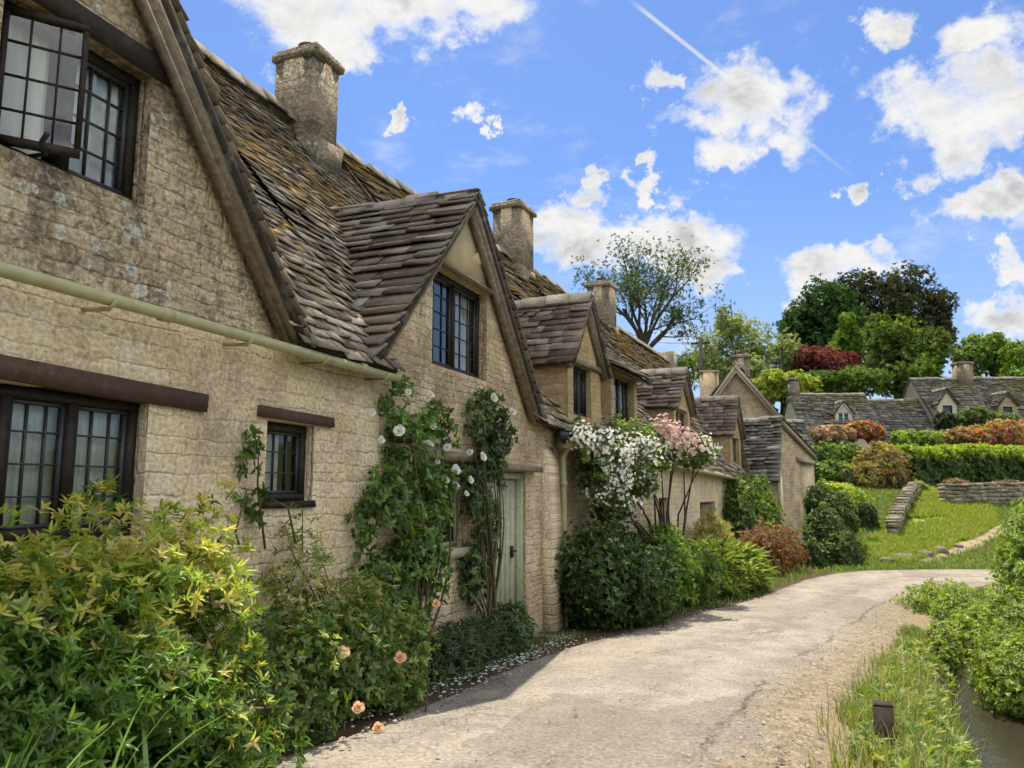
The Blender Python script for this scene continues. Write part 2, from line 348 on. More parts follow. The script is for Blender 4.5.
ck3 = g.math('MULTIPLY', g.ramp(vo, .002, .014, 1, 0), g.ramp(g.noise(p, .7, 3, .6).outputs[0], .5, .6))
ckk = g.math('MAXIMUM', ck, g.math('MAXIMUM', g.math('MULTIPLY', ck2, .7), g.math('MULTIPLY', ck3, .6)))
c = g.mix(g.math('MULTIPLY', ckk, .65), c, (.07, .058, .045))
peb = g.n('ShaderNodeTexVoronoi', {'Vector': p, 'Scale': 55.0}); 
c = g.mix(g.math('MULTIPLY', g.ramp(peb.outputs['Distance'], .18, .3, 1, 0), .22), c, g.mix(g.n('ShaderNodeSeparateColor', {0: peb.outputs['Color']}).outputs[0], (.5, .44, .34), (.13, .11, .085)))
c = g.mix(.85, c, g.mix(g.ramp(g.noise(p, 42, 6, .8).outputs[0], .3, .7), (.25, .25, .25), (.78, .78, .78)), 'OVERLAY')
hh = g.math('ADD', g.math('MULTIPLY', grit, .9), g.math('ADD', g.math('MULTIPLY', g.noise(p, 14, 5, .7).outputs[0], 1.4), g.math('MULTIPLY', ckk, -1.2)))
M['lane'] = g.out(g.princ(c, .93, g.bump(hh, .6, .02), .12))
g = G('sandy_path'); p = g.pos(); fine = g.noise(p, 40, 5, .7).outputs[0]
M['path'] = g.out(g.princ(g.mix(g.noise(p, 3, 5).outputs[0], (.36, .29, .18), (.22, .17, .1)), .95, g.bump(fine, .6, .02), .05))
g = G('stream_water'); p = g.pos()
rip = g.math('ADD', g.noise(g.vm('MULTIPLY', p, (1.6, .8, 1)), 5, 4, .6).outputs[0], g.math('MULTIPLY', g.noise(p, 19, 3).outputs[0], .35))
lw = g.n('ShaderNodeFresnel', {'IOR': 1.33, 'Normal': g.bump(rip, .3, .03)}).outputs[0]
M['water'] = g.out(g.n('ShaderNodeMixShader', {0: g.math('ADD', g.math('MULTIPLY', lw, .6), .03), 1: g.n('ShaderNodeMixShader', {0: .45, 1: g.n('ShaderNodeBsdfTransparent', {'Color': (.55, .46, .3)}).outputs[0], 2: g.princ((.055, .042, .022), .6)}).outputs[0], 2: g.n('ShaderNodeBsdfGlossy', {'Color': (.9, .92, .95), 'Roughness': .06, 'Normal': g.bump(rip, .3, .03)}).outputs[0]}).outputs[0])

# ------------------------------------------------------------------ sky, sun, camera
SUN = np.array([-.21, .36, 1.0]); SUN /= np.linalg.norm(SUN)
EL = math.asin(SUN[2]); AZ = math.atan2(SUN[0], SUN[1])
g = G('World', world=True); SC.world = g.o
sky = g.n('ShaderNodeTexSky', sky_type='NISHITA', sun_disc=False, sun_elevation=EL, sun_rotation=AZ, air_density=1.0, dust_density=.6, ozone_density=2.2)
dirv = g.n('ShaderNodeTexCoord').outputs['Generated']
CLOUDS = [(400, -14, 165, 62), (330, 18, 70, 45), (470, 5, 60, 40), (752, 105, 60, 48), (700, 135, 45, 22), (720, 165, 30, 22), (672, 78, 22, 20), (872, 26, 28, 30), (985, 20, 60, 42), (935, 118, 72, 40),
          (990, 105, 60, 55), (962, 160, 45, 26), (995, 214, 60, 24), (1012, 276, 24, 18), (1006, 322, 52, 20), (1040, 328, 60, 30), (855, 268, 72, 22), (815, 282, 40, 16), (585, 240, 58, 30), (655, 232, 62, 30),
          (690, 262, 40, 20), (578, 202, 24, 18), (480, 108, 14, 20), (392, 116, 17, 11), (649, 186, 17, 11), (858, 185, 18, 15), (501, 131, 9, 11), (588, 176, 12, 10), (1100, 200, 90, 60), (1150, 30, 120, 60), (-250, 100, 200, 60), (-120, -200, 160, 60), (650, -220, 160, 50)]
FILL_CLOUDS = [(75, 28, 26, 16), (100, 55, 34, 20), (140, 35, 40, 20), (185, 50, 40, 22), (60, 62, 26, 12), (230, 30, 35, 16), (160, 72, 60, 14), (30, 62, 14, 7)]  # unseen clouds added outside the view to brighten the shaded walls
wn1 = g.noise(dirv, 9, 5, .6).outputs['Color']; wn2 = g.noise(dirv, 34, 5, .65).outputs['Color']
dirw = g.vm('ADD', dirv, g.vm('ADD', g.scale(g.vm('SUBTRACT', wn1, (.5, .5, .5)), .17), g.scale(g.vm('SUBTRACT', wn2, (.5, .5, .5)), .07)))
val = None
nrm = lambda q: q/np.linalg.norm(q)
def sph(az, el): az, el = math.radians(az), math.radians(el); return np.array([math.sin(az)*math.cos(el), math.cos(az)*math.cos(el), math.sin(el)])
SPOTS = [(nrm(ray(x, y)), nrm(ray(x+rx, y))-nrm(ray(x, y)), nrm(ray(x, y+ry))-nrm(ray(x, y))) for x, y, rx, ry in CLOUDS]+[(sph(az, el), sph(az+w, el)-sph(az, el), sph(az, el+h)-sph(az, el)) for az, el, w, h in FILL_CLOUDS]
for (c, a, b) in SPOTS:
    ra, rb = np.linalg.norm(a), np.linalg.norm(b); e1 = a/ra; e2 = b-e1*(b@e1); e2 /= np.linalg.norm(e2)
    u = g.vm('DOT_PRODUCT', g.vm('SUBTRACT', dirw, tuple(c)), tuple(e1/ra)); w = g.vm('DOT_PRODUCT', g.vm('SUBTRACT', dirw, tuple(c)), tuple(e2/rb))
    q = g.math('MULTIPLY_ADD', w, w, g.math('MULTIPLY', u, u))
    val = q if val is None else g.math('SMOOTH_MIN', val, q, .35)
blob = g.math('SUBTRACT', 1.0, g.math('MINIMUM', val, 5.0))
def fb(vec, off):
    return g.n('ShaderNodeTexNoise', {'Vector': g.vm('ADD', g.vm('MULTIPLY', vec, (1, 1, 1.6)), off), 'Scale': 11.0, 'Detail': 9.0, 'Roughness': .62, 'Distortion': .25}).outputs[0]
n1 = fb(dirv, (0, 0, 0)); n2 = fb(dirv, (-.012, .012, .035))
dens = g.math('ADD', g.math('MULTIPLY', blob, .75), g.math('MULTIPLY', g.math('SUBTRACT', n1, .5), 3.2))
wsp = g.math('MULTIPLY', g.ramp(g.noise(g.vm('MULTIPLY', dirv, (1, 1, 2.2)), 5.5, 8, .66).outputs[0], .54, .74), .35)
cov = g.math('MAXIMUM', g.ramp(dens, -.28, .75), wsp)
below = g.ramp(g.math('SUBTRACT', n1, n2), -.07, .09)
thick = g.ramp(g.math('ADD', dens, g.math('MULTIPLY', g.math('SUBTRACT', n2, .5), 2.2)), .2, 1.45)
shade = g.math('SUBTRACT', 1.0, g.math('MULTIPLY', thick, g.math('MULTIPLY_ADD', below, -.4, .75)), clamp=True)
# a thin aircraft trail
r1 = ray(640, 8); r2 = ray(846, 172); nn = np.cross(r1, r2); nn /= np.linalg.norm(nn); c1 = r1/np.linalg.norm(r1); c2 = r2/np.linalg.norm(r2); mid_ = (c1+c2)/2; mid_ /= np.linalg.norm(mid_); hl = math.acos(c1@mid_)
tr = g.math('ABSOLUTE', g.vm('DOT_PRODUCT', dirv, tuple(nn)))
trm = g.math('MULTIPLY', g.ramp(tr, .0006, .0034, 1, 0), g.ramp(g.vm('DOT_PRODUCT', dirv, tuple(mid_)), math.cos(hl*1.12), math.cos(hl*.9)))
fade = g.ramp(g.vm('DOT_PRODUCT', dirv, tuple(c1)), math.cos(hl*2.1), math.cos(hl*.5), .12, .75)
skyc = g.mix(1.0, sky.outputs[0], (.42, .53, .72), 'MULTIPLY')
skyc = g.mix(g.ramp(g.n('ShaderNodeSeparateXYZ', {0: dirv}).outputs[2], .42, .02, 0.0, .5), skyc, (2.5, 2.95, 3.3))
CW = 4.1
fill_gain = g.ramp(g.vm('DOT_PRODUCT', dirv, (.85, -.42, .32)), .15, .75, 1.0, 2.7)  # extra brightness added to the out-of-view clouds for more fill light
cl = g.scale(g.mix(shade, (CW*.42, CW*.44, CW*.48), (CW, CW*.985, CW*.95)), fill_gain)
c = g.mix(g.math('MULTIPLY', trm, fade), skyc, (CW*.8, CW*.82, CW*.85))
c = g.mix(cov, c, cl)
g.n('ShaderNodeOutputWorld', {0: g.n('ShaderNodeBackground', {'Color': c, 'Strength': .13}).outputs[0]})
sl = bpy.data.lights.new('sun', 'SUN'); sl.energy = 4.2; sl.angle = math.radians(.53); sl.color = (1, .93, .8)
so = bpy.data.objects.new('sun', sl); so.rotation_euler = Vector(tuple(-SUN)).to_track_quat('-Z', 'Y').to_euler(); so.location = (-10, 15, 40); link(so)
cd = bpy.data.cameras.new('camera'); cam = bpy.data.objects.new('camera', cd); link(cam); SC.camera = cam
cam.location = tuple(CAM); cam.rotation_euler = (math.pi/2+PIT, 0, YAW)
cd.sensor_width = 36; cd.lens = 36*FPX/1024; cd.clip_end = 3000; cd.clip_start = .05
SC.view_settings.view_transform = 'Standard'; SC.view_settings.look = 'None'; SC.view_settings.exposure = .88; SC.view_settings.gamma = 1
SC.render.engine = 'CYCLES'; SC.cycles.max_bounces = 6; SC.cycles.transparent_max_bounces = 8; SC.cycles.diffuse_bounces = 3; SC.cycles.adaptive_threshold = .025; SC.cycles.use_denoising = True; SC.cycles.caustics_reflective = False; SC.cycles.caustics_refractive = False
SC.cycles.sample_clamp_indirect = 6

# ------------------------------------------------------------------ ground, lane, path, stream
def axis(segs):
    out = []
    for a, b, s in segs: out += list(np.arange(a, b, s))
    return np.array(out+[segs[-1][1]])
GX = axis([(-700, -100, 60), (-100, -20, 6), (-20, -5, 1), (-5, 6, .12), (6, 16, .3), (16, 60, 2), (60, 140, 8), (140, 700, 60)])
GY = axis([(-300, -20, 40), (-20, -2, 2), (-2, 14, .12), (14, 36, .25), (36, 80, 1.5), (80, 200, 8), (200, 900, 70)])
XX, YY = np.meshgrid(GX, GY); ZZ = hgt(XX, YY)
# the lane's two edges
LE = np.array([(-2.75, -8), (-2.72, 2), (-2.62, 4), (-2.6, 6), (-2.62, 8), (-2.2, 10), (-1.75, 12), (-1.15, 14), (-.65, 17), (-.1, 19.6), (.75, 21.6), (2.2, 22.6), (4.2, 23.8), (6.5, 24.6), (10, 25.6), (16, 26.5), (30, 30)])
RE = np.array([(-.35, -8), (-.12, 2), (-.02, 4), (.1, 6), (.4, 8), (.75, 10), (1.1, 12), (1.45, 14), (2.1, 16), (3.0, 17.6), (4.2, 18.7), (6, 19.8), (8, 20.6), (11, 21.5), (17, 23), (31, 26.5)])
def resample(P, n):
    d = np.concatenate([[0], np.cumsum(np.linalg.norm(np.diff(P, axis=0), axis=1))]); t = np.linspace(0, d[-1], n)
    Q = np.stack([np.interp(t, d, P[:, 0]), np.interp(t, d, P[:, 1])], 1)
    for _ in range(12): Q[1:-1] = (Q[:-2]+2*Q[1:-1]+Q[2:])/4
    return Q
NL = 220; LEr = resample(LE, NL); REr = resample(RE, NL)
def poly_mask(X, Y, P):
    m = np.zeros(X.shape, bool); j = len(P)-1
    for i in range(len(P)):
        xi, yi = P[i]; xj, yj = P[j]
        if yi != yj: m ^= ((yi > Y) != (yj > Y)) & (X < (xj-xi)*(Y-yi)/(yj-yi)+xi)
        j = i
    return m
lawn_px = [(862, 562), (905, 566), (950, 550), (985, 535), (1000, 520), (990, 506), (950, 498), (925, 485), (912, 500), (895, 528), (866, 540)]
LAWN = np.array([hit(*q)[:2] for q in lawn_px])
soil = np.zeros(XX.shape+(3,)); soil[:] = (.075, .095, .028)
nz = wav(XX*.9, YY*.9, 8)
soil = np.where((nz > .25)[..., None], np.array([.10, .115, .035]), soil)
bed = (XX < np.interp(YY, LE[:, 1], LE[:, 0])+.25) & (YY < 23) & (XX > -5) & (XX < .3); soil[bed] = (.075, .055, .035)
vergeR = np.abs(XX-np.interp(YY, RE[:, 1], RE[:, 0])-.15) < .35+.12*nz; soil[vergeR & (YY < 22)] = (.24, .185, .115)
xc = np.interp(YY, STY, STX); soil[(np.abs(XX-xc) < 1.45) & (YY < 22)] = (.05, .042, .025)
lm = poly_mask(XX, YY, LAWN); soil[lm] = (.20, .26, .035); soil[lm & (nz > .1)] = (.25, .29, .05)
front = poly_mask(XX, YY, np.array([hit(*q)[:2] for q in [(858, 562), (905, 566), (955, 550), (930, 545), (905, 535), (862, 538)]])); soil[front] = (.16, .30, .035)
nyy, nxx = XX.shape; ii = np.arange(nyy*nxx).reshape(nyy, nxx)
Fq = np.stack([ii[:-1, :-1], ii[:-1, 1:], ii[1:, 1:], ii[1:, :-1]], -1).reshape(-1, 4)
go = build_np('ground', np.stack([XX, YY, ZZ], -1).reshape(-1, 3), Fq, None, M['ground'], smooth=True)
a = go.data.attributes.new('soil', 'FLOAT_COLOR', 'POINT'); cc = np.ones((nyy*nxx, 4), dtype=np.float32); cc[:, :3] = soil.reshape(-1, 3); a.data.foreach_set('color', cc.ravel())
tag(go, kind='structure')
def strip(name, L, R, mat, lift, nu=14, drop=.0, bulge=0.0):
    n = len(L); t = np.linspace(0, 1, nu)
    P = L[:, None, :]*(1-t)[None, :, None]+R[:, None, :]*t[None, :, None]
    # ragged edges
    w = wav(P[..., 0]*2.3+3, P[..., 1]*2.3, 4)*.07
    nrm = (R-L)/np.linalg.norm(R-L, axis=1)[:, None]
    P = P + nrm[:, None, :]*(w*np.where(np.abs(t-.5) > .45, 1, 0)[None, :])[..., None]
    Z = hgt(P[..., 0], P[..., 1])+lift+bulge*(1-(2*t-1)**2)[None, :]
    Z[:, 0] -= drop; Z[:, -1] -= drop
    V = np.concatenate([P, Z[..., None]], -1).reshape(-1, 3); i2 = np.arange(n*nu).reshape(n, nu)
    F = np.stack([i2[:-1, :-1], i2[:-1, 1:], i2[1:, 1:], i2[1:, :-1]], -1).reshape(-1, 4)
    o = build_np(name, V, F, None, mat, smooth=True)
    al = np.concatenate([[0], np.cumsum(np.linalg.norm(np.diff((L+R)/2, axis=0), axis=1))])
    UV = np.stack([np.broadcast_to(t[None, :], (n, nu)), np.broadcast_to(al[:, None], (n, nu))], -1).reshape(-1, 2)
    l = o.data.uv_layers.new(name='UVMap'); l.data.foreach_set('uv', UV[F.ravel()].astype(np.float32).ravel())
    return tag(o, kind='structure')
strip('lane', LEr, REr, M['lane'], .03, 18, .05, .02)
pc = np.array([hit(*q)[:2] for q in [(916, 561), (950, 552), (975, 543), (996, 532), (1014, 525), (1045, 517)]])
pc = resample(pc, 60); tg = np.gradient(pc, axis=0); tg /= np.linalg.norm(tg, axis=1)[:, None]; pn = np.stack([-tg[:, 1], tg[:, 0]], 1)
strip('footpath', pc+pn*.26, pc-pn*.26, M['path'], .035, 6, .05)
sy = np.linspace(-14, 21, 90); sxx = np.interp(sy, STY, STX)
mb = MB()
for i in range(len(sy)-1):
    vs = [(sxx[i]-1.75, sy[i], -.46), (sxx[i]+1.75, sy[i], -.46), (sxx[i+1]+1.75, sy[i+1], -.46), (sxx[i+1]-1.75, sy[i+1], -.46)]
    mb.add(vs, [(0, 1, 2, 3)])
tag(build('stream_water', mb, M['water'], loc=(2.4, 8, -.46)), kind='structure')

# ------------------------------------------------------------------ building kit
class Fr:
    def __init__(s, o, u):
        s.o = np.array([o[0], o[1], 0.0]); u = np.array([u[0], u[1], 0.0]); s.u = u/np.linalg.norm(u); s.i = np.array([-s.u[1], s.u[0], 0])   # i: into the building (left of u)
    def p(s, a, d, z): return s.o+s.u*a+s.i*d+np.array([0, 0, float(z)])
def wall_face(mb, fr, poly, holes=(), d=0.0, reveal=.3, mat=0, flip=False):
    """poly of (a,z); rectangular holes (a0,a1,z0,z1) with reveals"""
    def span(x, side):
        zs = []
        for k in range(len(poly)):
            p, q = poly[k], poly[(k+1) % len(poly)]
            if abs(p[0]-q[0]) < 1e-9: continue
            if min(p[0], q[0])-1e-9 <= x+side*1e-6 <= max(p[0], q[0])+1e-9: zs.append(p[1]+(q[1]-p[1])*(x-p[0])/(q[0]-p[0]))
        return min(zs), max(zs)
    cuts = sorted(set([round(p[0], 6) for p in poly]+[round(h[k], 6) for h in holes for k in (0, 1)]))
    for x0, x1 in zip(cuts[:-1], cuts[1:]):
        l0, h0 = span(x0, 1); l1, h1 = span(x1, -1); xm = (x0+x1)/2; lv = [(l0, l1)]
        for (a0, a1, z0, z1) in sorted([h for h in holes if h[0] < xm < h[1]], key=lambda h: h[2]): lv += [(z0, z0), (z1, z1)]
        lv.append((h0, h1))
        for k in range(0, len(lv), 2):
            q = [(x0, lv[k][0]), (x1, lv[k][1]), (x1, lv[k+1][1]), (x0, lv[k+1][0])]
            if q[2][1]-q[1][1] < 1e-5: q.pop(2)
            elif q[3][1]-q[0][1] < 1e-5: q.pop(3)
            f = tuple(range(len(q))); mb.add([fr.p(a, d, z) for a, z in q], [f[::-1] if flip else f], mat, uvs=q)
    for (a0, a1, z0, z1) in holes:
        for (p, q) in (((a0, z0), (a1, z0)), ((a1, z0), (a1, z1)), ((a1, z1), (a0, z1)), ((a0, z1), (a0, z0))):
            V = [fr.p(p[0], d, p[1]), fr.p(q[0], d, q[1]), fr.p(q[0], d+reveal, q[1]), fr.p(p[0], d+reveal, p[1])]
            L = abs(q[0]-p[0])+abs(q[1]-p[1])
            mb.add(V, [(0, 1, 2, 3)], mat, uvs=[(p[0], p[1]), (p[0]+L, p[1]), (p[0]+L, p[1]+reveal), (p[0], p[1]+reveal)])
def slates(mb, O, U, V, N, poly, e0, e1, w0, w1, th, cols, mat=0, sag=.0, seed=0, overh=.04, slope_jit=.5):
    """rows of rough stone slates over polygon poly (u,v); cols(u,v,n)->n,3"""
    rng = np.random.default_rng(seed); O, U, V, N = [np.array(x, float) for x in (O, U, V, N)]
    poly = np.array(poly, float); vmax = poly[:, 1].max(); v = poly[:, 1].min()-overh
    deck = [O+U*a+V*b-N*.015 for a, b in poly]; mb.prism(deck, -N*.04, mat, (.05, .045, .04))
    while v < vmax-.02:
        t = (v-poly[:, 1].min())/max(.01, vmax-poly[:, 1].min()); e = e0+(e1-e0)*np.clip(t, 0, 1); e *= rng.uniform(.88, 1.12)
        vm = np.clip(v+e*.5, poly[:, 1].min()+1e-3, vmax-1e-3); xs = []
        for i in range(len(poly)):
            p, q = poly[i], poly[(i+1) % len(poly)]
            if (p[1]-vm)*(q[1]-vm) < 0: xs.append(p[0]+(q[0]-p[0])*(vm-p[1])/(q[1]-p[1]))
        xs.sort()
        for ua, ub in zip(xs[0::2], xs[1::2]):
            ua, ub = ua-overh*.6, ub+overh*.6; ws = []
            x = ua
            while x < ub:
                w = rng.uniform(w0, w1)*(.55+.75*e/e0); ws.append((x, min(w, ub-x))); x += w
            ws = [q for q in ws if q[1] > .03]
            if ws:
                n = len(ws); us = np.array([q[0] for q in ws]); wd = np.array([q[1] for q in ws])-.006
                L = e*1.45*rng.uniform(.95, 1.05, n); T = th*rng.uniform(.6, 1.5, n); lo = T*1.1+rng.uniform(0, th*1.7, n); vj = v+rng.normal(0, e*.045, n)
                sg = sag*wav(us*.7+seed, np.full(n, v)*.9, seed)
                c = cols(us+wd/2, np.full(n, v), n, rng)
                for k in range(n):
                    tilt = rng.normal(0, .006); j = rng.normal(0, e*.04, 4); r = rng.normal(0, .005, 4)
                    top = min(vj[k]+L[k], vmax+.03)
                    A = [(us[k]+r[0], vj[k]+j[0], lo[k]+tilt), (us[k]+wd[k]+r[1], vj[k]+j[1], lo[k]-tilt), (us[k]+wd[k], top, 0), (us[k], top, 0)]
                    base = [O+U*a_+V*b_+N*(h_+sg[k]) for a_, b_, h_ in A]
                    up = [q+N*T[k]*(1 if m_ < 2 else .7) for m_, q in enumerate(base)]
                    b = mb.n; mb.v.extend([tuple(q) for q in base+up]); mb.n += 8
                    for f in ((4, 5, 6, 7), (0, 1, 5, 4), (1, 2, 6, 5), (3, 0, 4, 7), (0, 3, 2, 1)):
                        mb.f.append([b+q for q in f]); mb.m.append(mat); mb.c.append(tuple(c[k])); mb.uv.append([(0, 0)]*4)
        v += e
def pal(*cs, moss=None, mp=0.0, mfreq=.8, mseed=0, bright=1.0):
    cs = np.array(cs)
    def f(u, v, n, rng):
        c = cs[rng.integers(0, len(cs), n)]*rng.uniform(.58, 1.32, (n, 1))*bright
        if moss is not None:
            m = wav(u*mfreq+mseed, v*mfreq*1.2, mseed)+rng.normal(0, .25, n)+.22*(v-2.6)
            k = (m > 1-mp*2)[:, None]; c = np.where(k, np.array(moss)*rng.uniform(.7, 1.25, (n, 1)), c)
        return np.clip(c, .01, .8)
    return f
P_MAIN = pal((.36, .295, .225), (.27, .225, .175), (.44, .37, .29), (.3, .235, .17), (.17, .145, .12), moss=(.37, .24, .1), mp=.17, mseed=2)
P_DARK = pal((.22, .175, .135), (.165, .13, .1), (.29, .24, .19), (.2, .155, .115), moss=(.3, .27, .23), mp=.3, mseed=5)
P_FAR = pal((.2, .18, .15), (.16, .14, .12), (.25, .225, .185), moss=(.2, .17, .08), mp=.35, mseed=9)
def slope(mb, fr, E0, E1, R0, R1, pal_, e0=.2, e1=.11, w=(.14, .38), th=.022, sag=.0, seed=0, mat=0, notch=None):
    """slated slope over the quad eave E0->E1, ridge R0->R1 (world points)"""
    E0, E1, R0, R1 = [np.array(q, float) for q in (E0, E1, R0, R1)]
    U = (E1-E0)/np.linalg.norm(E1-E0); N = np.cross(U, R0-E0); N /= np.linalg.norm(N)
    if N[2] < 0: N = -N
    V = np.cross(N, U); V = V if V[2] > 0 else -V
    poly = [((q-E0)@U, (q-E0)@V) for q in (E0, E1, R1, R0)]
    if notch: poly = poly[:1]+[((np.array(q)-E0)@U, max(0.0, (np.array(q)-E0)@V)) for q in notch]+poly[1:]
    slates(mb, E0, U, V, N, poly, e0, e1, w[0], w[1], th, pal_, mat, sag, seed)
def ridge_caps(mb, A, B, w=.15, h=.06, L=.36, col=(.2, .18, .15), seed=1, mat=0):
    rng = np.random.default_rng(seed); A = np.array(A, float); B = np.array(B, float); D = np.linalg.norm(B-A); t = (B-A)/D; s = np.cross(t, [0, 0, 1]); s /= np.linalg.norm(s); x = 0
    while x < D:
        l = min(L*rng.uniform(.8, 1.2), D-x)
        if l < .06: break
        o = A+t*x+np.array([0, 0, rng.normal(0, .012)]); k = rng.uniform(.75, 1.3)
        up = np.array([0, 0, 1.0])
        mb.prism([o-s*w+up*(-.13), o-s*w*.95+up*(-.09), o-s*.05+up*h, o+s*.05+up*h, o+s*w*.95+up*(-.09), o+s*w+up*(-.13), o+up*(h*.2)], t*(l-.008), mat, tuple(np.array(col)*k)); x += l
def barge(mb, fr, pts, d0, d1, h, mat=0, col=(1, 1, 1)):
    """board following (a,z) points, from depth d0 to d1, thickness h below the line"""
    for (p, q) in zip(pts[:-1], pts[1:]):
        t = np.array([q[0]-p[0], q[1]-p[1]]); t = t/np.linalg.norm(t); nn = np.array([-t[1], t[0]]); nn = nn if nn[1] > 0 else -nn
        P = [p, q, (q[0]-nn[0]*h, q[1]-nn[1]*h), (p[0]-nn[0]*h, p[1]-nn[1]*h)]
        mb.prism([fr.p(a, d0, z) for a, z in P], fr.i*(d1-d0), mat, col)
        P2 = [(P[3][0], P[3][1]), (P[2][0], P[2][1]), (P[2][0]-nn[0]*h*.32, P[2][1]-nn[1]*h*.32), (P[3][0]-nn[0]*h*.32, P[3][1]-nn[1]*h*.32)]
        mb.prism([fr.p(a, d0+.035, z) for a, z in P2], fr.i*(d1-d0-.035), mat, col)
def window(parent, fr, a0, a1, z0, z1, d=.1, cols=3, rows=4, lights=2, curtain=True, mat='frame', fw=.045, open_left=0, curt_side=None, bars='lead', bar=.009, room=True):
    mb = MB()
    def bx(A0, A1, Z0, Z1, D0, D1, m): mb.box(fr.p(A0, D0, Z0), fr.u*(A1-A0), fr.i*(D1-D0), (0, 0, Z1-Z0), m)
    bx(a0, a1, z1-fw, z1, d, d+.07, 0); bx(a0, a1, z0, z0+fw, d, d+.07, 0)
    bx(a0, a0+fw, z0+fw, z1-fw, d+.001, d+.069, 0); bx(a1-fw, a1, z0+fw, z1-fw, d+.001, d+.069, 0)
    W = (a1-a0-2*fw)/lights
    for k in range(1, lights): bx(a0+fw+W*k-fw*.5, a0+fw+W*k+fw*.5, z0+fw, z1-fw, d-.004, d+.072, 0)
    wn = build('window', mb, [M[mat]], parent)
    mg = MB(); ml = MB(); mc = MB()
    for k in range(lights):
        if k < open_left: continue
        A0 = a0+fw+W*k+(fw*.5 if k else 0); A1 = a0+fw+W*(k+1)-(fw*.5 if k < lights-1 else 0); Z0, Z1 = z0+fw, z1-fw; s = .022
        for q in ((A0, A1, Z0, Z0+s), (A0, A1, Z1-s, Z1)): ml.box(fr.p(q[0], d+.02, q[2]), fr.u*(q[1]-q[0]), fr.i*.03, (0, 0, q[3]-q[2]), 0)
        for q in ((A0, A0+s), (A1-s, A1)): ml.box(fr.p(q[0], d+.021, Z0+s), fr.u*(q[1]-q[0]), fr.i*.028, (0, 0, Z1-Z0-2*s), 0)
        mg.add([fr.p(A0, d+.036, Z0), fr.p(A1, d+.036, Z0), fr.p(A1, d+.036, Z1), fr.p(A0, d+.036, Z1)], [(0, 1, 2, 3)])
        for c in range(1, cols): x = A0+(A1-A0)*c/cols; ml.box(fr.p(x-bar/2, d+.024, Z0+s), fr.u*bar, fr.i*.016, (0, 0, Z1-Z0-2*s), 0)
        for r in range(1, rows): z = Z0+(Z1-Z0)*r/rows; ml.box(fr.p(A0+s, d+.025, z-bar/2), fr.u*(A1-A0-2*s), fr.i*.014, (0, 0, bar), 0)
    if mg.n: build('pane', mg, M['glass'], wn); build('glazing_bars', ml, M[bars], wn)
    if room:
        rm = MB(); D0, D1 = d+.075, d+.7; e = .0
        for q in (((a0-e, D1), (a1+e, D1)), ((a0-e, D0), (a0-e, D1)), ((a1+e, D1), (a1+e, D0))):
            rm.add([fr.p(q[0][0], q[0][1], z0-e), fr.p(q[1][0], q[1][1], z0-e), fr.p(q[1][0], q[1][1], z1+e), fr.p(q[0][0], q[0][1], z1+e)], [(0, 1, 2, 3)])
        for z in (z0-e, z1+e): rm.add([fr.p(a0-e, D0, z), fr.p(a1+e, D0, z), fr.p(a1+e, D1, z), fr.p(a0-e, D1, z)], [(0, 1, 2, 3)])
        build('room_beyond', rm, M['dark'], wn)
    if curtain:
        spans = curt_side or [(a0+fw, a1-fw)]
        for (c0, c1) in spans:
            n = max(8, int((c1-c0)/.012)); V = []; F = []
            for i in range(n+1):
                x = c0+(c1-c0)*i/n; y = d+.085+.012*math.sin(x*95)+.012*math.sin(x*41+1)
                V += [fr.p(x, y, z0), fr.p(x, y, z1)]
            for i in range(n): F.append((2*i, 2*i+2, 2*i+3, 2*i+1))
            mc = MB(); mc.add(V, F); build('curtain', mc, M['curtain'], wn, smooth=True)
    return wn
def beam(name, parent, fr, a0, a1, z0, z1, d0, d1, mat, tilt=0.0, jit=.004):
    mb = MB(); o = fr.p(a0, d0, z0); ax = fr.u*(a1-a0)+np.array([0, 0, tilt]); mb.box(o, ax, fr.i*(d1-d0), (0, 0, z1-z0), jit=jit); return build(name, mb, M[mat], parent)
M['chimney'] = stone_mat('chimney_stone', (.33, .265, .18), (.23, .185, .125), (.19, .15, .105), dark=.7, lichen=.6, row=.12, width=.3, rubble=False)
def chimney(parent, fr, a, d, wa, wd, z0, z1, mat='chimney', pots=1, potr=.14):
    mb = MB(); o = fr.p(a-wa/2, d-wd/2, z0); mb.box(o, fr.u*wa, fr.i*wd, (0, 0, z1-z0-.16), 0, jit=.012)
    mb.box(fr.p(a-wa/2-.06, d-wd/2-.06, z1-.16), fr.u*(wa+.12), fr.i*(wd+.12), (0, 0, .09), 0, jit=.008)
    mb.box(fr.p(a-wa/2-.02, d-wd/2-.02, z1-.069), fr.u*(wa+.04), fr.i*(wd+.04), (0, 0, .07), 0, jit=.008)
    mb.box(fr.p(a-wa/2-.05, d-wd/2-.05, z0+.0), fr.u*(wa+.1), fr.i*(wd+.1), (0, 0, .34), 0, jit=.02)
    ch = build('chimney', mb, M[mat], parent)
    for k in range(pots):
        mp = MB(); c = fr.p(a+(k-(pots-1)/2)*.4, d, z1-.005); mp.lathe(c, [(potr, 0), (potr*1.1, .03), (potr*.95, .07), (potr*.9, .13), (potr*1.05, .15), (potr*.7, .16)], 14); build('chimney_pot', mp, M['pot'], ch, smooth=True)
    return ch
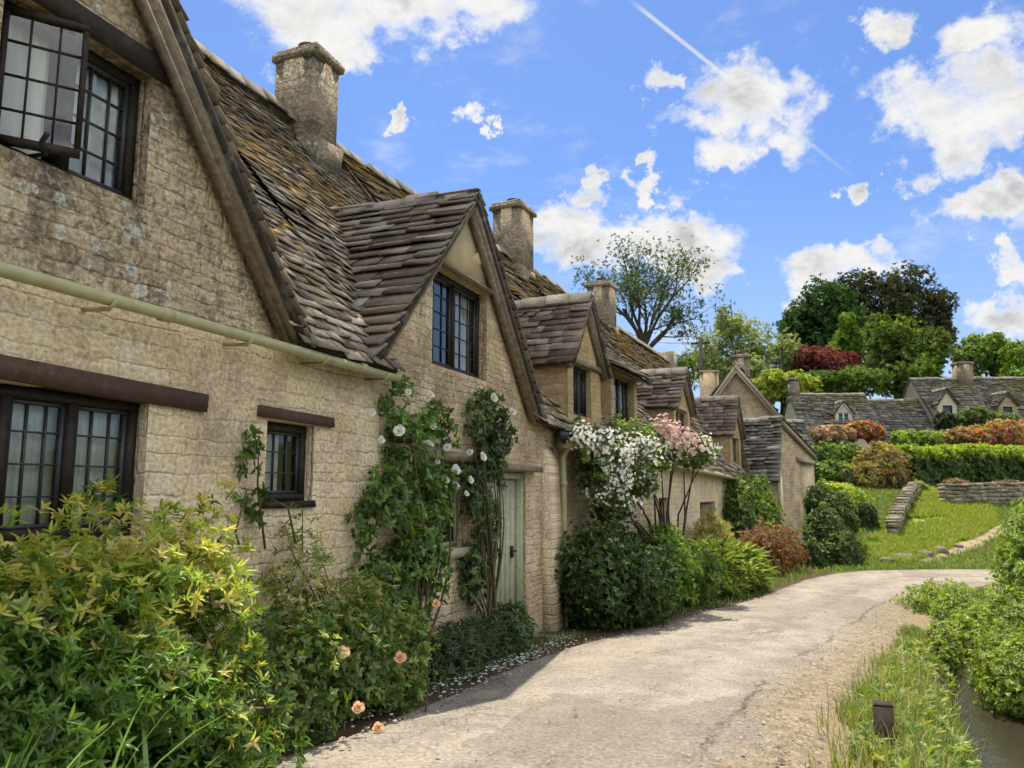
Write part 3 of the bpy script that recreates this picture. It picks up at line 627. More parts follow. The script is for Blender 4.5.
def dormer(parent, fr, a0, a1, zb, ze, za, mainz, win=None, pal_=None, wall='wall_gold', ov=.14, seed=3, front='wall_gold', e=(.17, .12), bm='barge', slmat='slate_dark', d0=0.0, hip=False):
    """gabled dormer standing on the front wall; mainz(z)->depth where the main roof reaches height z"""
    am = (a0+a1)/2; mb = MB()
    holes = [win] if win else []
    wall_face(mb, fr, [(a0, zb), (a1, zb), (a1, ze), (am, za-.05), (a0, ze)], holes, d=d0-.003, reveal=.25)
    for a_, s in ((a0, 1), (a1, -1)):
        V = [fr.p(a_, d0, zb), fr.p(a_, mainz(zb)+.3, zb), fr.p(a_, mainz(ze)+.3, ze), fr.p(a_, d0, ze)]
        mb.add(V, [(0, 1, 2, 3) if s < 0 else (3, 2, 1, 0)], 0, uvs=[(q[1]*0+i*1.0, float(q[2])) for i, q in zip((0, 1, 1, 0), V)])
    dm = build('dormer', mb, [M[wall]], parent)
    k = (za-ze)/(am-a0); zo = ze-ov*k*.75; mr = MB()
    for s, A in ((0, a0-ov*.75), (1, a1+ov*.75)):
        E0 = fr.p(A, d0-ov, zo); E1 = fr.p(A, mainz(zo)+.15, zo); R0 = fr.p(am, d0-ov, za+.02); R1 = fr.p(am, mainz(za)+.25, za+.02)
        slope(mr, fr, E0, E1, R0, R1, pal_ or P_DARK, e[0]*.85, e[1]*.85, (.16, .36), .016, .02, seed+s)
    ridge_caps(mr, fr.p(am, d0-ov, za+.05), fr.p(am, mainz(za)+.1, za+.05), .13, .06, .36, seed=seed)
    build('dormer_roof', mr, M[slmat], dm)
    mg = MB(); barge(mg, fr, [(a0-ov*.7, zo-.02), (am, za-.03), (a1+ov*.7, zo-.02)], d0-ov+.03, d0-.006, .07); build('bargeboard', mg, M[bm], dm)
    return dm

# ------------------------------------------------------------------ the cottages of the row
FA = Fr((-3.2, 0), (0, 1)); FB = Fr((-3.2, 9.75), (1.1, 14.75))
zmA = lambda z: (z-2.6)/1.29
zmB = lambda z: (z-2.5)/1.367
GR_T = 'terrace cottages along the lane'
# --- nearest cottage
ct = thing('stone_cottage', 'nearest honey stone cottage with an open casement in its lichened gable and a cream gutter', 'cottage', (-3.2, 3, .2), GR_T)
mb = MB(); wall_face(mb, FA, [(-3, -.3), (5.32, -.3), (5.32, 2.575), (-3, 2.575)], [(1.93, 3.03, 1.42, 2.11), (3.97, 4.47, 1.57, 2.09)], reveal=.22)
mb.add([FA.p(-3, 0, -.3), FA.p(-3, 6.2, -.3), FA.p(-3, 6.2, 2.6), FA.p(-3, 3.1, 6.5), FA.p(-3, 0, 2.6)], [(0, 1, 2, 3, 4)], uvs=[(0, 0), (6, 0), (6, 2.6), (3, 6.5), (0, 2.6)])
mb.add([FA.p(-3, 6.2, -.3), FA.p(9.7, 6.2, -.3), FA.p(9.7, 6.2, 2.6), FA.p(-3, 6.2, 2.6)], [(0, 1, 2, 3)], uvs=[(0, 0), (12, 0), (12, 2.6), (0, 2.6)])
build('wall', mb, M['wall_low'], ct)
mb = MB(); wall_face(mb, FA, [(.62, 2.575), (4.20, 2.575), (2.42, 4.72)], [(2.10, 2.92, 3.13, 3.85)], d=.004, reveal=.2); build('gable_wall', mb, M['wall_high'], ct)
window(ct, FA, 1.94, 3.02, 1.43, 2.10, .06, 3, 4, 3)
window(ct, FA, 3.98, 4.46, 1.58, 2.08, .06, 3, 3, 1, curt_side=[(4.0, 4.27)])
uw = window(ct, FA, 2.105, 2.915, 3.135, 3.845, .09, 3, 4, 2, open_left=1, curt_side=[(2.5, 2.88), (2.14, 2.47)])
# open casement, hinged at the left jamb
fs = Fr(tuple(FA.p(2.15, .085, 0)[:2]), (math.sin(math.radians(38)), math.cos(math.radians(38)))); mb = MB(); W = .345; Z0, Z1 = 3.17, 3.82
for q in ((0, W, Z0, Z0+.035), (0, W, Z1-.03, Z1)): mb.box(fs.p(q[0], 0, q[2]), fs.u*W, fs.i*.035, (0, 0, q[3]-q[2]))
for q in ((0, .028), (W-.028, W)): mb.box(fs.p(q[0], .001, Z0+.035), fs.u*.028, fs.i*.033, (0, 0, Z1-Z0-.065))
for c in (1, 2): mb.box(fs.p(W*c/3-.005, .012, Z0+.03), fs.u*.01, fs.i*.012, (0, 0, Z1-Z0-.06))
for r in (1, 2, 3): mb.box(fs.p(.02, .013, Z0+(Z1-Z0)*r/4-.005), fs.u*(W-.04), fs.i*.01, (0, 0, .01))
sash = build('open_casement', mb, M['frame'], ct); mg = MB(); mg.add([fs.p(.02, .018, Z0+.02), fs.p(W-.02, .018, Z0+.02), fs.p(W-.02, .018, Z1-.02), fs.p(.02, .018, Z1-.02)], [(0, 1, 2, 3)]); build('pane', mg, M['glass'], sash)
mb = MB(); mb.tube([FA.p(2.3, .09, 3.15), FA.p(2.33, -.03, 3.16), FA.p(2.25, -.1, 3.165), FA.p(2.2, -.2, 3.17)], .011, 6); build('stay', mb, M['iron'], sash)
beam('lintel', ct, FA, 1.86, 3.13, 3.852, 3.965, -.03, .12, 'lintel_dark')
beam('lintel', ct, FA, 1.55, 3.42, 2.135, 2.235, -.035, .1, 'lintel', -.05)
beam('lintel', ct, FA, 3.87, 4.66, 2.1, 2.175, -.03, .1, 'lintel', -.01)
beam('sill', ct, FA, 3.95, 4.48, 1.53, 1.575, -.025, .1, 'frame')
mb = MB()
slope(mb, FA, FA.p(4.17, -.16, 2.6), FA.p(4.17, zmA(2.6)+.15, 2.6), FA.p(2.42, -.16, 4.77), FA.p(2.42, zmA(4.77)+.2, 4.77), P_DARK, .11, .085, (.12, .26), .014, .02, 21)
slope(mb, FA, FA.p(.67, -.16, 2.6), FA.p(.67, zmA(2.6)+.15, 2.6), FA.p(2.42, -.16, 4.77), FA.p(2.42, zmA(4.77)+.2, 4.77), P_DARK, .11, .085, (.12, .26), .014, .02, 22)
build('gable_roof', mb, M['slate_dark'], ct)
mb = MB(); slope(mb, FA, FA.p(-3, -.17, 2.6), FA.p(5.32, -.17, 2.6), FA.p(-3, 3.1, 6.55), FA.p(5.32, 3.1, 6.55), P_MAIN, .115, .065, (.08, .21), .011, .035, 31, notch=[FA.p(.76, -.17, 2.6), FA.p(2.42, zmA(4.3), 4.3), FA.p(4.1, -.17, 2.6)])
slope(mb, FA, FA.p(-3, 6.3, 2.5), FA.p(5.32, 6.3, 2.5), FA.p(-3, 3.1, 6.55), FA.p(5.32, 3.1, 6.55), P_MAIN, .35, .3, (.4, .6), .022, .05, 32)
ridge_caps(mb, FA.p(-3, 3.1, 6.6), FA.p(5.3, 3.1, 6.6), seed=4); build('roof', mb, M['slate'], ct)
mb = MB(); barge(mb, FA, [(.72, 2.62), (2.42, 4.70), (4.12, 2.62)], -.13, -.035, .068); build('bargeboard', mb, M['barge'], ct)
mb = MB(); mb.tube([FA.p(-3, -.17, 2.545), FA.p(1, -.17, 2.54), FA.p(3, -.17, 2.535), FA.p(5.30, -.17, 2.525)], .032, 12)
mb.lathe(FA.p(5.30, -.17, 2.47), [(.0, .03), (.028, .04), (.035, .08), (.028, .095)], 10)
gt = build('gutter', mb, M['gutter'], ct, smooth=True); mb = MB()
for a in (1.5, 2.6, 3.55, 4.3, 5.1): mb = MB(); mb.tube([FA.p(a, .0, 2.50), FA.p(a, -.17, 2.488), FA.p(a, -.225, 2.53)], .011, 6); build('gutter_bracket', mb, M['gutter'], gt)
for a in (2.9, 4.75): mb = MB(); mb.tube([FA.p(a, -.17, 2.534), FA.p(a+.07, -.17, 2.534)], .038, 12); build('gutter_joint', mb, M['gutter'], gt)
# --- cottage with the wide gable and green door
ct = thing('stone_cottage', 'stone cottage with a broad steep gable, leaded window and sage green door behind climbing roses', 'cottage', (-3.2, 7.4, 0), GR_T)
mb = MB(); wall_face(mb, FA, [(5.322, -.4), (9.74, -.4), (9.74, 2.42), (8.74, 2.6), (6.87, 4.56), (5.322, 2.93)], [(6.22, 7.5, 2.80, 3.755), (6.18, 7.06, 1.1, 1.93), (7.62, 8.70, -.06, 1.86)], reveal=.25)
mb.add([FA.p(9.74, 0, -.4), FA.p(9.74, 6, -.4), FA.p(9.74, 6, 2.42), FA.p(9.74, 3, 6.4), FA.p(9.74, 0, 2.42)], [(4, 3, 2, 1, 0)], uvs=[(0, 0), (6, 0), (6, 2.4), (3, 6.4), (0, 2.4)])
build('wall', mb, M['wall_mid'], ct)
mb = MB(); mb.prism([FA.p(a, -.002, z) for a, z in ((6.16, 3.765), (7.6, 3.765), (6.87, 4.52))], -FA.i*.02); build('plaster_panel', mb, M['plaster'], ct)
beam('drip_ledge', ct, FA, 6.1, 7.64, 3.757, 3.785, -.075, .05, 'barge')
window(ct, FA, 6.225, 7.495, 2.805, 3.75, .09, 3, 5, 2, curt_side=[(6.95, 7.4), (6.3, 6.42)], fw=.05)
window(ct, FA, 6.185, 7.055, 1.105, 1.925, .12, 2, 3, 2, mat='door', curtain=False)
beam('lintel', ct, FA, 6.05, 7.2, 1.935, 2.01, -.06, .15, 'barge', -.02, .012); beam('sill', ct, FA, 6.1, 7.15, 1.02, 1.095, -.07, .1, 'step', 0, .01)
beam('door_hood', ct, FA, 7.45, 8.98, 1.88, 1.955, -.12, .1, 'barge', -.02, .012)
mb = MB()
for q in ((7.625, 7.69), (8.63, 8.695)): mb.box(FA.p(q[0], .03, -.06), FA.u*.065, FA.i*.1, (0, 0, 1.91))
mb.box(FA.p(7.69, .032, 1.78), FA.u*.94, FA.i*.096, (0, 0, .07)); mb.box(FA.p(8.60, .05, -.05), FA.u*.028, FA.i*.07, (0, 0, 1.83))
build('door_frame', mb, M['door'], ct)
mb = MB()
for k in range(6): mb.box(FA.p(7.695+k*.151, .09+(k % 2)*.002, -.05), FA.u*.147, FA.i*.04, (0, 0, 1.83))
dr = build('door', mb, M['door'], ct); mb = MB(); mb.box(FA.p(8.42, .06, .88), FA.u*.05, FA.i*.03, (0, 0, .13)); mb.tube([FA.p(8.445, .06, .95), FA.p(8.445, .02, .96), FA.p(8.36, .015, .96)], .01); build('handle', mb, M['iron'], dr)
mb = MB(); mb.box(FA.p(7.5, -.42, -.25), FA.u*1.5, FA.i*.44, (0, 0, .2), jit=.015); build('doorstep', mb, M['step'], ct)
mb = MB(); mb.prism([FA.p(9.3, z0, z1) for z0, z1 in ((.05, -.4), (-.16, -.4), (-.12, 1.2), (-.08, 2.0), (.05, 2.35))], FA.u*.445); build('corner_pier', mb, M['wall_low'], ct)
mb = MB(); k = (4.86-2.45)/(7.14-5.0)
slope(mb, FA, FA.p(4.95, -.17, 2.6), FA.p(4.95, zmA(2.6)+.15, 2.6), FA.p(6.87, -.17, 4.64), FA.p(6.87, zmA(4.64)+.3, 4.64), P_DARK, .165, .11, (.2, .46), .02, .03, 41)
slope(mb, FA, FA.p(8.9, -.17, 2.52), FA.p(8.9, zmA(2.6)+.15, 2.52), FA.p(6.87, -.17, 4.64), FA.p(6.87, zmA(4.64)+.3, 4.64), P_DARK, .165, .11, (.2, .46), .02, .03, 42)
ridge_caps(mb, FA.p(6.87, -.17, 4.66), FA.p(6.87, zmA(4.66), 4.66), .11, .04, .4, (.15, .125, .115), 5); build('gable_roof', mb, M['slate_dark'], ct)
mb = MB(); barge(mb, FA, [(5.02, 2.62), (6.87, 4.60), (8.86, 2.52)], -.14, -.03, .075); build('bargeboard', mb, M['barge'], ct)
mb = MB(); slope(mb, FA, FA.p(5.33, -.17, 2.6), FA.p(9.75, -.17, 2.45), FA.p(5.33, 3.1, 6.57), FA.p(9.75, 3.1, 6.62), P_MAIN, .115, .065, (.08, .21), .011, .035, 33, notch=[FA.p(5.34, -.17, 2.6), FA.p(5.36, zmA(2.95), 2.95), FA.p(6.87, zmA(4.45), 4.45), FA.p(8.8, -.17, 2.5)])
slope(mb, FA, FA.p(5.33, 6.3, 2.5), FA.p(9.75, 6.3, 2.5), FA.p(5.33, 3.1, 6.57), FA.p(9.75, 3.1, 6.62), P_MAIN, .35, .3, (.4, .6), .022, .05, 34)
ridge_caps(mb, FA.p(5.3, 3.1, 6.6), FA.p(9.75, 3.1, 6.65), seed=6); build('roof', mb, M['slate'], ct)
chimney(ct, FA, 8.22, 3.0, .52, .62, 5.9, 7.56)
# --- cottage with two dormers
ct = thing('stone_cottage', 'stone cottage with a gabled stone dormer and a shed dormer above white rambling roses', 'cottage', FB.p(2.6, 0, -.15), GR_T)
mb = MB(); wall_face(mb, FB, [(.0, -.6), (5.2, -.6), (5.2, 2.4), (0, 2.5)], [], reveal=.2)
mb.add([FB.p(0, 6, -.6), FB.p(16, 6, -.6), FB.p(16, 6, 2.4), FB.p(0, 6, 2.4)], [(0, 1, 2, 3)], uvs=[(0, 0), (16, 0), (16, 2.4), (0, 2.4)]); build('wall', mb, M['wall_mid'], ct)
mb = MB(); slope(mb, FB, FB.p(-.02, -.2, 2.28), FB.p(5.2, -.2, 2.22), FB.p(-.9, 3.0, 6.55), FB.p(5.2, 3.0, 6.58), P_MAIN, .17, .1, (.14, .34), .024, .06, 51)
slope(mb, FB, FB.p(-.02, 6.2, 2.4), FB.p(5.2, 6.2, 2.4), FB.p(-.45, 3.0, 6.6), FB.p(5.2, 3.0, 6.58), P_MAIN, .35, .3, (.4, .6), .024, .06, 52)
ridge_caps(mb, FB.p(-.2, 3, 6.62), FB.p(5.2, 3, 6.61), seed=8); build('roof', mb, M['slate_gold'], ct)
dormer(ct, FB, .55, 1.98, 2.2, 3.56, 4.50, zmB, (.78, 1.52, 2.72, 3.46), seed=61)
window(ct, FB, .785, 1.515, 2.725, 3.455, .07, 2, 4, 2, curtain=True, curt_side=[(.85, 1.45)])
beam('lintel', ct, FB, .6, 1.95, 3.465, 3.54, -.05, .02, 'barge')
def shed_dormer(parent, fr, a0, a1, zb, ze, zt, zm, win, seed):
    mb = MB(); wall_face(mb, fr, [(a0, zb), (a1, zb), (a1, ze), (a0, ze)], [win], d=-.02, reveal=.2)
    for a_, s in ((a0, 1), (a1, -1)):
        V = [fr.p(a_, -.02, zb), fr.p(a_, zm(zb)+.2, zb), fr.p(a_, zm(zt)+.2, zt), fr.p(a_, -.02, ze)]; mb.add(V, [(0, 1, 2, 3) if s < 0 else (3, 2, 1, 0)], 0, uvs=[(0, zb), (.6, zb), (.9, zt), (0, ze)])
    dm = build('dormer', mb, M['wall_gold'], parent); mr = MB()
    slope(mr, fr, fr.p(a0-.22, -.24, ze-.1), fr.p(a1+.2, -.24, ze-.1), fr.p(a0-.05, zm(zt)+.05, zt+.04), fr.p(a1+.05, zm(zt)+.05, zt+.04), P_MAIN, .17, .12, (.16, .34), .024, .03, seed)
    build('dormer_roof', mr, M['slate'], dm); return dm
shed_dormer(ct, FB, 2.45, 3.95, 2.6, 3.68, 5.3, zmB, (2.62, 3.75, 2.78, 3.6), 65)
window(ct, FB, 2.63, 3.74, 2.79, 3.59, .06, 2, 4, 2, curtain=False, mat='barge')
mb = MB(); mb.tube([FB.p(-.25, -.2, 2.36), FB.p(2.6, -.22, 2.28), FB.p(5.2, -.22, 2.24)], .05, 10); build('gutter', mb, M['iron'], ct, smooth=True)
mb = MB(); mb.tube([FB.p(.1, -.2, 2.3), FB.p(.12, -.16, 2.2), FB.p(.14, -.09, 2.08), FB.p(.14, -.09, 1.0), FB.p(.15, -.09, -.15), FB.p(.15, -.16, -.25)], .042, 10)
for z in (1.7, .7): mb.tube([FB.p(.14, -.09, z), FB.p(.14, -.09, z+.07)], .054, 10)
mb.box(FB.p(.02, -.25, 2.2), FB.u*.2, FB.i*.2, (0, 0, .14)); build('downpipe', mb, M['gutter'], ct, smooth=False)
chimney(ct, FB, 5.1, 3.0, .74, .62, 6.0, 7.78)
# --- long low cottage
ct = thing('stone_cottage', 'long low stone cottage with mossy roof and small chimney stack beyond the white rose', 'cottage', FB.p(10, 0, -.3), GR_T)
mb = MB(); wall_face(mb, FB, [(5.202, -.8), (16, -.8), (16, 2.0), (14.4, 2.06), (5.202, 2.4)], [(5.35, 6.15, .62, 1.5), (9.1, 10.9, -.5, 1.36)], reveal=.3); build('wall', mb, M['wall_low'], ct)
window(ct, FB, 5.355, 6.145, .625, 1.495, .12, 2, 3, 1, mat='barge', curtain=False)
mb = MB()
for k in range(5): mb.box(FB.p(9.8+k*.215, .1+(k % 2)*.003, -.5), FB.u*.21, FB.i*.05, (0, 0, 1.8))
mb.box(FB.p(9.1, .34, -.5), FB.u*.75, FB.i*.05, (0, 0, 1.84)); build('door', mb, M['barge'], ct)
mb = MB(); slope(mb, FB, FB.p(5.2, -.22, 2.18), FB.p(14.6, -.22, 1.95), FB.p(5.2, 3.0, 6.58), FB.p(18.6, 3.0, 6.35), P_MAIN, .19, .1, (.16, .36), .026, .07, 71)
slope(mb, FB, FB.p(5.2, 6.2, 2.4), FB.p(16.2, 6.2, 2.3), FB.p(5.2, 3.0, 6.58), FB.p(18.6, 3.0, 6.35), P_MAIN, .35, .3, (.4, .6), .024, .06, 72)
ridge_caps(mb, FB.p(5.2, 3, 6.61), FB.p(18.6, 3, 6.38), seed=9); build('roof', mb, M['slate_gold'], ct)
mb = MB(); mb.tube([FB.p(5.2, -.24, 2.15), FB.p(14.4, -.24, 1.93)], .05, 8); build('gutter', mb, M['gutter'], ct, smooth=True)
dormer(ct, FB, 6.7, 8.3, 2.3, 3.5, 4.25, zmB, (6.95, 8.05, 2.75, 3.42), seed=75, wall='wall_gold')
window(ct, FB, 6.955, 8.045, 2.755, 3.415, .06, 2, 3, 2, curtain=False, mat='barge')
dormer(ct, FB, 13.5, 15.4, 1.6, 3.36, 4.40, zmB, (13.85, 15.05, 2.0, 3.2), seed=77, e=(.19, .15))
window(ct, FB, 13.855, 15.045, 2.005, 3.195, .08, 2, 3, 2, curtain=False, mat='barge')
chimney(ct, FB, 11.0, 3.0, .74, .62, 5.9, 7.5)
mb = MB(); mb.box(FB.p(18.2, 2.7, 5.7), FB.u*.5, FB.i*.7, (0, 0, 1.0), jit=.02); build('chimney_stump', mb, M['dry_stone'], ct)

def block(parent, fr, L, Dp, zb, ze, zr, wall, slm, pl, holes=(), seed=0, e=(.24, .17), ov=.15, back=True, gable_ext=.06, w=(.22, .45)):
    mb = MB(); wall_face(mb, fr, [(0, zb), (L, zb), (L, ze), (0, ze)], holes, reveal=.2)
    for a, s in ((0, 1), (L, -1)):
        V = [fr.p(a, 0, zb), fr.p(a, Dp, zb), fr.p(a, Dp, ze), fr.p(a, Dp/2, zr-.03), fr.p(a, 0, ze)]
        mb.add(V, [(0, 1, 2, 3, 4) if s < 0 else (4, 3, 2, 1, 0)], uvs=[(0, zb), (Dp, zb), (Dp, ze), (Dp/2, zr), (0, ze)])
    mb.add([fr.p(0, Dp, zb), fr.p(L, Dp, zb), fr.p(L, Dp, ze), fr.p(0, Dp, ze)], [(3, 2, 1, 0)], uvs=[(0, zb), (L, zb), (L, ze), (0, ze)])
    build('wall', mb, M[wall], parent); mr = MB(); k = (zr-ze)/(Dp/2); x = gable_ext
    slope(mr, fr, fr.p(-x, -ov, ze-ov*k), fr.p(L+x, -ov, ze-ov*k), fr.p(-x, Dp/2, zr+.03), fr.p(L+x, Dp/2, zr+.03), pl, e[0], e[1], w, .03, .05, seed)
    slope(mr, fr, fr.p(-x, Dp+ov, ze-ov*k), fr.p(L+x, Dp+ov, ze-ov*k), fr.p(-x, Dp/2, zr+.03), fr.p(L+x, Dp/2, zr+.03), pl, .4, .35, (.5, .7), .03, .05, seed+1)
    ridge_caps(mr, fr.p(-x, Dp/2, zr+.07), fr.p(L+x, Dp/2, zr+.07), .16, .05, .45, seed=seed); build('roof', mr, M[slm], parent)
    return lambda z: (z-ze)/k
# --- gable end beyond the row (F)
th = math.radians(-3); ap = at(736, 366, 32.0); uF = np.array([math.sin(th), math.cos(th)]); FF = Fr(tuple(ap[:2]+np.array([uF[1], -uF[0]])*2.7), tuple(uF))
ct = thing('stone_cottage', 'tall plain stone gable end with a chimney behind its peak, past the low cottage', 'cottage', FF.p(3, 0, -.4), GR_T)
block(ct, FF, 8, 5.4, -.6, 3.2, float(ap[2]), 'wall_mid', 'slate_far', P_FAR, seed=81, gable_ext=.12)
mb = MB(); barge(mb, Fr(tuple(FF.p(-.14, -.2, 0)[:2]), tuple(FF.i[:2])), [(0, 2.95), (2.9, float(ap[2])+.04), (5.8, 2.95)], -.02, .1, .16); build('bargeboard', mb, M['barge'], ct)
chimney(ct, FF, 2.2, 2.55, .75, .72, 5.9, 7.55); 
cp = thing('chimney_stack', 'short stone chimney stack showing left of the plain gable peak', 'chimney', FF.p(5.0, 6.2, -.4))
mb = MB(); q = at(717, 372, 36); fq = Fr(tuple(q[:2]), tuple(uF)); mb.box(fq.p(0, 0, 3.0), fq.u*.7, fq.i*.8, (0, 0, 4.1), jit=.01); mb.box(fq.p(-.06, -.06, 7.1), fq.u*.82, fq.i*.92, (0, 0, .1), jit=.01); build('stack', mb, M['wall_far'], cp)
# --- end wing with kinked gable and buttress (E)
A = np.array([-1.04, 25.7]); B = np.array([-.93, 27.3]); C = np.array([.06, 29.2]); back = np.array([-.966, .26])*3.4
ct = thing('stone_cottage', 'end wing of the row with a steep slated slope and a tall stone buttress', 'cottage', (A[0], A[1], -.5), GR_T)
P3 = lambda q, z: np.array([q[0], q[1], z]); zA, zB, zC = 2.12, 4.02, 2.95
mb = MB()
def facet(p, q, z0p, z1p, z0q, z1q):
    L = np.linalg.norm(np.array(q)-p); mb.add([P3(p, z0p), P3(q, z0q), P3(q, z1q), P3(p, z1p)], [(0, 1, 2, 3)], uvs=[(0, z0p), (L, z0q), (L, z1q), (0, z1p)])
facet(A+back, A, -.7, zA, -.7, zA); facet(A, B, -.7, zA, -.7, zB-.05); facet(B, C, -.7, zB-.05, -.7, zC-.05); facet(C, C+back, -.7, zC, -.7, zC)
build('wall', mb, M['wall_mid'], ct)
mr = MB(); ov2 = (A-B)/np.linalg.norm(A-B); slope(mr, None, P3(A+ov2*.15-back*.02, zA-.2), P3(A+back+ov2*.15, zA-.2), P3(B-back*.02, zB+.02), P3(B+back, zB+.02), P_FAR, .17, .13, (.18, .4), .028, .03, 85)
ov3 = (C-B)/np.linalg.norm(C-B); slope(mr, None, P3(C+ov3*.15-back*.02, zC-.1), P3(C+back+ov3*.15, zC-.1), P3(B-back*.02, zB+.02), P3(B+back, zB+.02), P_FAR, .17, .13, (.18, .4), .028, .03, 86)
ridge_caps(mr, P3(B-back*.02, zB+.05), P3(B+back, zB+.05), .14, .05, .4, seed=12); build('roof', mr, M['slate_far'], ct)
mb = MB(); nrm = np.array([.9, -.42, 0])
mb.prism([P3(B, zB-.08)+nrm*.02, P3(C, zC-.12)+nrm*.02, P3(C, zC-.26)+nrm*.02, P3(B, zB-.25)+nrm*.02], nrm*.09); build('bargeboard', mb, M['barge'], ct)
mb = MB(); mb.box(P3(A, -.6)+np.array([.03, -.02, 0]), (.09, -.02, 0), (.03, .16, 0), (0, 0, zA+.55), jit=.01); build('corner_post', mb, M['plaster_white'], ct)
bq = at(798, 470, 26.4); br = at(813, 470, 26.6); mb = MB()
mb.prism([P3(bq[:2], -.7), P3(br[:2], -.7), P3(br[:2], 2.5), P3((bq[:2]+br[:2])/2, 2.75), P3(bq[:2], 2.6)], np.array([-.1, 1.9, 0])); build('buttress', mb, M['wall_low'], ct)
mb = MB(); e0 = at(796.5, 452, 26.3); e1 = at(815, 455, 26.5); mb.prism([P3(e0[:2], 2.62), P3(e1[:2], 2.52), P3(e1[:2], 2.6), P3(e0[:2], 2.78)], np.array([-.05, 1.5, 0])); build('buttress_coping', mb, M['step'], ct)
# --- outbuilding behind the wing
q0 = at(770, 450, 34); q1 = at(816, 450, 34.3); FO = Fr(tuple(q0[:2]), tuple((q1-q0)[:2]))
ct = thing('outbuilding', 'small slate roofed outbuilding tucked behind the buttressed wing', 'outbuilding', FO.p(1, 0, .3))
block(ct, FO, float(np.linalg.norm((q1-q0)[:2])), 2.2, -.4, 3.2, 4.75, 'wall_far', 'slate_far', P_FAR, seed=91)
# --- houses on the hillside
ph = math.radians(20); uG = (math.cos(ph), math.sin(ph))
GH = 'cottages on the hillside beyond the hedges'
def hill_house(px, d, L, Dp, ze, zr, label, wall='wall_far', seed=0, ang=20, doors=(), slm='slate_far'):
    q = at(px, 430, d); f = Fr(tuple(q[:2]), (math.cos(math.radians(ang)), math.sin(math.radians(ang)))); z0 = float(min(hgt(*f.p(a, b, 0)[:2]) for a in (0, L) for b in (0, Dp)))-.3
    t = thing('hillside_cottage', label, 'cottage', f.p(L/2, 0, z0+.3), GH); zm = block(t, f, L, Dp, z0, ze, zr, wall, slm, P_FAR, seed=seed); return t, f, zm
t, f, zm = hill_house(804, 45, 4.5, 4.4, 5.1, 7.45, 'long slate roofed cottage with one little white framed dormer beyond the hedges', seed=101, wall='plaster_white')
dormer(t, f, 2.05, 3.05, 5.4, 6.25, 6.85, zm, (2.2, 2.9, 5.62, 6.2), seed=103, wall='plaster_white', bm='white_frame', slmat='slate_far', pal_=P_FAR, d0=.5)
window(t, Fr(tuple(f.p(0, .5, 0)[:2]), tuple(f.u[:2])), 2.2, 2.9, 5.62, 6.2, .02, 1, 2, 2, mat='white_frame', curtain=False, bars='white_frame')
chimney(t, f, .25, 2.2, .55, .7, 7.0, 8.5)
t, f, zm = hill_house(873, 45.6, 3.7, 4.2, 4.6, 7.15, 'lower slate roof adjoining the little white dormer cottage on its right', seed=105)
t, f, zm = hill_house(936, 46, 3.6, 4.6, 5.9, 8.6, 'steep roofed pale stone house with a plastered dormer on the hill', seed=107, ang=24, wall='plaster_white')
dormer(t, f, .3, 1.5, 5.6, 6.9, 7.7, zm, (.62, 1.2, 6.1, 6.7), seed=108, wall='plaster_white', slmat='slate_far', pal_=P_FAR, d0=.15)
window(t, Fr(tuple(f.p(0, .15, 0)[:2]), tuple(f.u[:2])), .62, 1.2, 6.1, 6.7, .03, 1, 2, 1, curtain=False)
chimney(t, f, 3.45, 2.3, .9, .8, 7.8, 9.7)
t, f, zm = hill_house(990, 47.6, 4.2, 4.8, 5.8, 8.9, 'tall brown roofed house at the top of the lane, right of the wide chimney', seed=110, ang=24)
dormer(t, f, .8, 2.0, 5.8, 7.0, 7.7, zm, (1.1, 1.7, 6.2, 6.8), seed=111, wall='wall_far', slmat='slate_far', pal_=P_FAR, d0=.2)
window(t, Fr(tuple(f.p(0, .2, 0)[:2]), tuple(f.u[:2])), 1.1, 1.7, 6.2, 6.8, .03, 1, 2, 1, curtain=False)

# ------------------------------------------------------------------ vegetation kit
BR = np.array([1.7, 1.55, 1.25])
def nrmv(a): return a/(np.linalg.norm(a, axis=-1, keepdims=True)+1e-9)
def leaf_arrays(P, D, Nn, L, W, fold=.18, droop=.12):
    """two folded quads per leaf; P,D,Nn (n,3), L,W (n,)"""
    D = nrmv(D); S = nrmv(np.cross(D, Nn)); Nn = np.cross(S, D); L = L[:, None]; W = W[:, None]
    v0 = P; v1 = P+D*L*.32+S*W*.5+Nn*W*fold; v2 = P+D*L*.72+S*W*.36+Nn*(W*fold*.6-L*droop*.4); v3 = P+D*L-Nn*L*droop
    v4 = P+D*L*.72-S*W*.36+Nn*(W*fold*.6-L*droop*.4); v5 = P+D*L*.32-S*W*.5+Nn*W*fold
    V = np.stack([v0, v1, v2, v3, v4, v5], 1).reshape(-1, 3); n = len(P); b = (np.arange(n)*6)[:, None]
    F = np.concatenate([b+np.array([[0, 1, 2, 3]]), b+np.array([[0, 3, 4, 5]])], 1).reshape(-1, 4)
    return V, F
